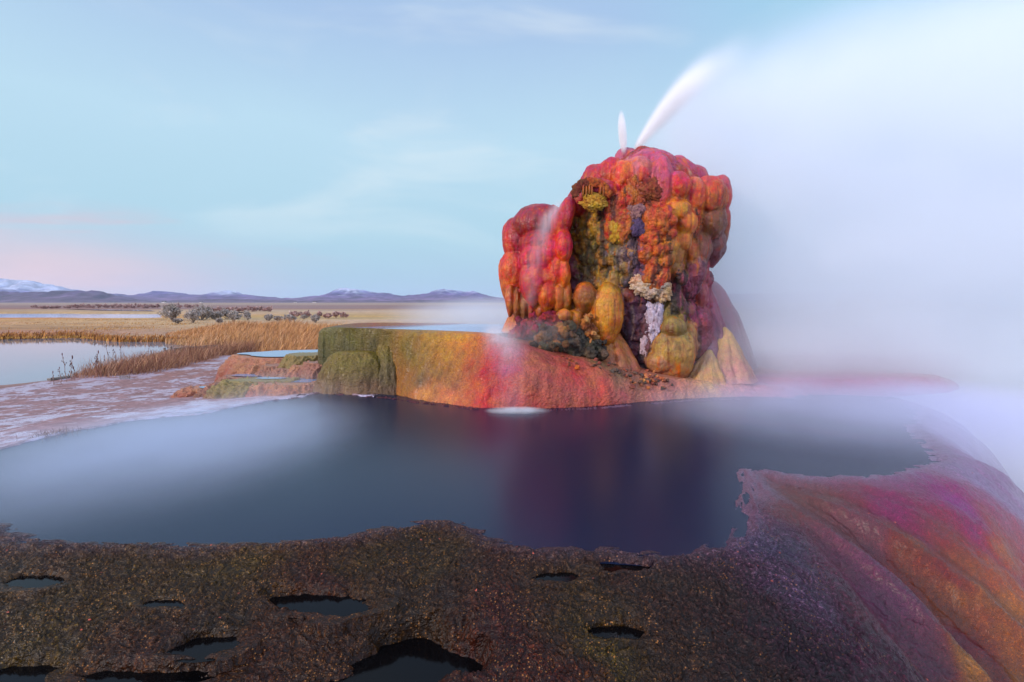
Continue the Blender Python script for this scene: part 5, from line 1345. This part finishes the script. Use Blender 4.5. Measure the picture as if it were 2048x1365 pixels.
for k, (px, Yh, sz, lab) in enumerate([(330, 1300, 1.0, 'tiny white farmhouse on the far plain beyond the reddish thicket'), (404, 1400, .8, 'tiny pale shed on the far plain near the pointed hill'), (630, 1500, 1.0, 'tiny white building on the far plain just left of the terrace'), (592, 1500, .8, 'tiny dark roofed building on the far plain behind the straw grass')]):
    c = np.array([(px - 1024) / F * Yh, Yh, -.8]); hs = empty('farmhouse', tuple(c)); tag(hs, lab, 'house')
    box_obj('wall', (9 * sz, 6 * sz, 3 * sz), M_hw, (0, 0, 1.5 * sz), hs, bev=.02)
    bm = bmesh.new(); pts = [(-5, -3.4, 3), (5, -3.4, 3), (5, 3.4, 3), (-5, 3.4, 3), (-5, 0, 5), (5, 0, 5)]; v = [bm.verts.new([q_ * sz for q_ in p_]) for p_ in pts]
    for f_ in [(0, 1, 5, 4), (2, 3, 4, 5), (0, 4, 3), (1, 2, 5), (0, 3, 2, 1)]: bm.faces.new([v[i] for i in f_])
    me = bpy.data.meshes.new('roof'); bm.to_mesh(me); bm.free(); ro = bpy.data.objects.new('roof', me); COL.objects.link(ro); me.materials.append(M_hr); ro.parent = hs; ro.location = (0, 0, .02)
    for wx_ in (-2.5, 2.5): box_obj('window', (1.2 * sz, .1, 1.1 * sz), M_hwin, (wx_ * sz, -3.02 * sz, 1.6 * sz), hs, bev=.01)

# ------------------------------------------------------------------ water jets, falls and steam
def vol_box(name, lo, hi, build, origin=None, step=1.0, color=(.93, .968, 1.0)):
    lo, hi = np.array(lo, float), np.array(hi, float); c = np.array(origin if origin is not None else (lo + hi) / 2, float)
    bm = bmesh.new(); bmesh.ops.create_cube(bm, size=1); bmesh.ops.scale(bm, vec=hi - lo, verts=bm.verts); bmesh.ops.translate(bm, vec=(lo + hi) / 2 - c, verts=bm.verts)
    me = bpy.data.meshes.new(name); bm.to_mesh(me); bm.free(); o = bpy.data.objects.new(name, me); COL.objects.link(o); o.location = c
    me.materials.append(m_vol('vol_' + name, build, color, step=step)); return o
VENT = PY(1270, 300, 8.15)
def jet(g):
    x_, y_, z_ = g.xyz(g.coord('Object'))
    f = x_ * 1.55 - x_ * x_ * .52 + x_ * x_ * x_ * .07
    sl_ = (1.0 + (1.55 - x_ * 1.04 + x_ * x_ * .21) * (1.55 - x_ * 1.04 + x_ * x_ * .21)).sqrt()
    dz_ = (z_ - f) / sl_
    wd = .034 + x_.max(0.0) * .13
    r2_ = (dz_ * dz_ + y_ * y_) / (wd * wd)
    return (-r2_).exp() * g.mapr(x_, -.04, .03) * g.mapr(x_, .3, 1.9, 1, 0) * g.mapr(x_, 0, 1.3, 52, 5)
o = vol_box('water_jet', VENT + np.array([-.12, -.3, -.1]), VENT + np.array([2.6, .45, 1.95]), jet, VENT, .2, (1.0, 1.0, 1.0))
tag(o, 'long white water jet arching away from the vent into the steam', 'water jet')
a, b = PY(1248, 302, 8.1), PY(1242, 230, 8.1)
o = puff('water_jet', (a + b) / 2 + np.array([0, 0, .0]), (.075, .065, .36), 75, 1.4, .25, 6, (0, math.radians(-5), 0), .4, color=(1.0, 1.0, 1.0)); tag(o, 'short upright white water jet on the crest', 'water jet')

def seg(g, p, a, b):
    """distance from point p to segment a-b inside a shader, and the fraction along it"""
    a = np.array(a, float); b = np.array(b, float); v = b - a; L2 = float((v ** 2).sum())
    x_, y_, z_ = p
    t = (((x_ - float(a[0])) * float(v[0]) + (y_ - float(a[1])) * float(v[1]) + (z_ - float(a[2])) * float(v[2])) / L2).sat()
    ex, ey, ez = x_ - (t * float(v[0]) + float(a[0])), y_ - (t * float(v[1]) + float(a[1])), z_ - (t * float(v[2]) + float(a[2]))
    return ex * ex + ey * ey + ez * ez, t
def veil(name, pts, w, D, label, cat, step=.35):
    pts = [np.array(p, float) for p in pts]; c = np.mean(pts, 0); wm = max(w) * 2.2
    lo = np.min(pts, 0) - wm; hi = np.max(pts, 0) + wm
    def b(g):
        p = g.xyz(g.coord('Object')); tot = None
        for i in range(len(pts) - 1):
            d2, t = seg(g, p, pts[i] - c, pts[i + 1] - c)
            ww = t * (w[i + 1] - w[i]) + w[i]
            e = (-(d2 / (ww * ww))).exp() * (t * (D[i + 1] - D[i]) + D[i])
            tot = e if tot is None else tot.max(e)
        st = g.noise(g.vmul(g.coord('Object'), (9, 9, 1.2)), 2, 2)
        return (tot - .12).max(0.0) * g.mapr(st, .3, .7, .55, 1.3)
    o = vol_box(name, lo, hi, b, c, step); tag(o, label, cat); return o
veil('water_veil', [PY(1118, 410, 7.35), PY(1096, 440, 7.25), PY(1080, 480, 7.2), PY(1066, 540, 7.2), PY(1060, 600, 7.2)], [.05, .09, .10, .10, .10], [5.5, 4.5, 2.2, 1.5, 1.2], 'thin veil of water sliding over the dark red left bulb', 'waterfall')
veil('water_veil', [PY(985, 666, 6.98), PY(1008, 690, 6.6), PY(1020, 740, 6.2), PY(1024, 815, 6.12)], [.10, .20, .20, .22], [4.5, 2.0, .5, .5], 'misty overflow of water down the red terrace wall into the pool', 'waterfall')
o = puff('foam', PZ(1035, 822, .02), (.42, .15, .05), 11, 1.3, .8, 5, step=.4); tag(o, 'white foam where the overflow meets the dark pool', 'foam', None, 'stuff')

# the great plume drifting to the right from the vent
PO = np.array([2.0, 8.6, 1.3])
def plume(g):
    x_, y_, z_ = g.xyz(g.coord('Object'))          # origin at eye height under the vent
    n = g.noise(g.vmul(g.pos(), (.5, .5, .7)), 1.0, 3, .55)
    u = x_ + (n - .5) * .6
    um = u.max(0.0)
    top = 2.45 + 1.75 * (1.0 - (-(um * 1.05)).exp()) + um * .22
    soft = .25 + um * .30
    fz = g.mapr((top - z_) / soft, -.15, 1.3)
    left = g.mapr(u, lerp(-.1, 0, 0), 1.1)
    left2 = g.mapr(u + (2.2 - z_).max(0.0) * -.16, -.15, 1.3)
    fy = g.mapr((y_ - .3 - um * .05).abs() / (1.3 + um * .22), .35, 1.0, 1, 0)
    wisp = g.mapr(n, .3, .68, .55, 1.2)
    return fz * left2 * fy * wisp * (.85 + .35 * g.mapr(u, .5, 4))
o = vol_box('steam_plume', (1.7, 5.2, -1.6), (14.5, 12.5, 8.4), plume, PO, .55)
tag(o, 'broad white steam plume blown sideways from the vent', None, None, 'stuff')
o = puff('steam', (2.2, 9.2, 3.0), (2.1, 1.0, 1.6), .26, 2, .3, 1.0, step=1, color=(.84, .86, 1.0)); tag(o, 'faint lilac steam halo round the head of the mound', None, None, 'stuff')
o = puff('steam', (-.1, 9.6, 1.05), (2.5, 1.5, .42), 1.0, 1.6, .4, 1.2, step=1); tag(o, 'low pale mist drifting over the top of the terrace', None, None, 'stuff')
o = puff('steam', (4.4, 6.0, .03), (3.2, 2.4, .34), 1.35, 1.6, .4, 1.0, step=1, color=(.78, .82, 1.0)); tag(o, 'low lilac mist over the far end of the pool', None, None, 'stuff')
o = puff('steam', (3.7, 7.2, .5), (1.5, .7, .7), .35, 1.6, .4, 1.2, step=1); tag(o, 'low mist in front of the pale flowstone cone', None, None, 'stuff')
o = puff('steam', (.45, 7.15, .85), (.75, .4, .3), 1.3, 1.8, .5, 2, step=.7); tag(o, 'splash mist under the dripping left bulbs', None, None, 'stuff')
o = puff('steam', (-3.1, 7.8, -.05), (1.6, 1.7, .38), .42, 1.6, .5, 1.2, step=1); tag(o, 'thin mist over the small orange stepped terraces', None, None, 'stuff')
o = puff('steam', (5.6, 4.9, -.5), (2.4, 2.4, 1.0), .5, 1.6, .4, .9, step=1); tag(o, 'mist spilling down beyond the purple dome', None, None, 'stuff')
o = puff('steam', (6.2, 8.6, .35), (4.2, 2.0, 1.0), .6, 1.6, .4, 1.0, step=1); tag(o, 'bank of low steam behind the pink ledges', None, None, 'stuff')
o = puff('steam', (3.7, 3.6, -.35), (1.7, 1.3, .6), .2, 1.6, .3, .9, step=1, color=(.86, .86, 1.0)); tag(o, 'faint lilac vapour hanging over the purple dome', None, None, 'stuff')
o = puff('steam', (-3.1, 4.7, .02), (2.0, 2.6, .15), 3.1, 2.3, .3, .8, step=1, color=(.72, .83, 1.0)); tag(o, 'thin blue vapour lying on the near side of the hot pool', None, None, 'stuff')

# ------------------------------------------------------------------ air
bm = bmesh.new(); bmesh.ops.create_cube(bm, size=1); bmesh.ops.scale(bm, vec=(26000, 13500, 260), verts=bm.verts); bmesh.ops.translate(bm, vec=(0, 6000, 128 - 3.6), verts=bm.verts)
me = bpy.data.meshes.new('haze'); bm.to_mesh(me); bm.free(); hz = bpy.data.objects.new('haze', me); COL.objects.link(hz)
m, g, out = material('clear_air'); v = g.N.new('ShaderNodeVolumePrincipled'); v.inputs['Color'].default_value = (.62, .78, 1, 1); v.inputs['Density'].default_value = 6e-5
g.L.new(v.outputs[0], out.inputs['Volume']); me.materials.append(m); tag(hz, 'pale blue air that fades the far mountains', None, None, 'stuff')
HAZE = hz
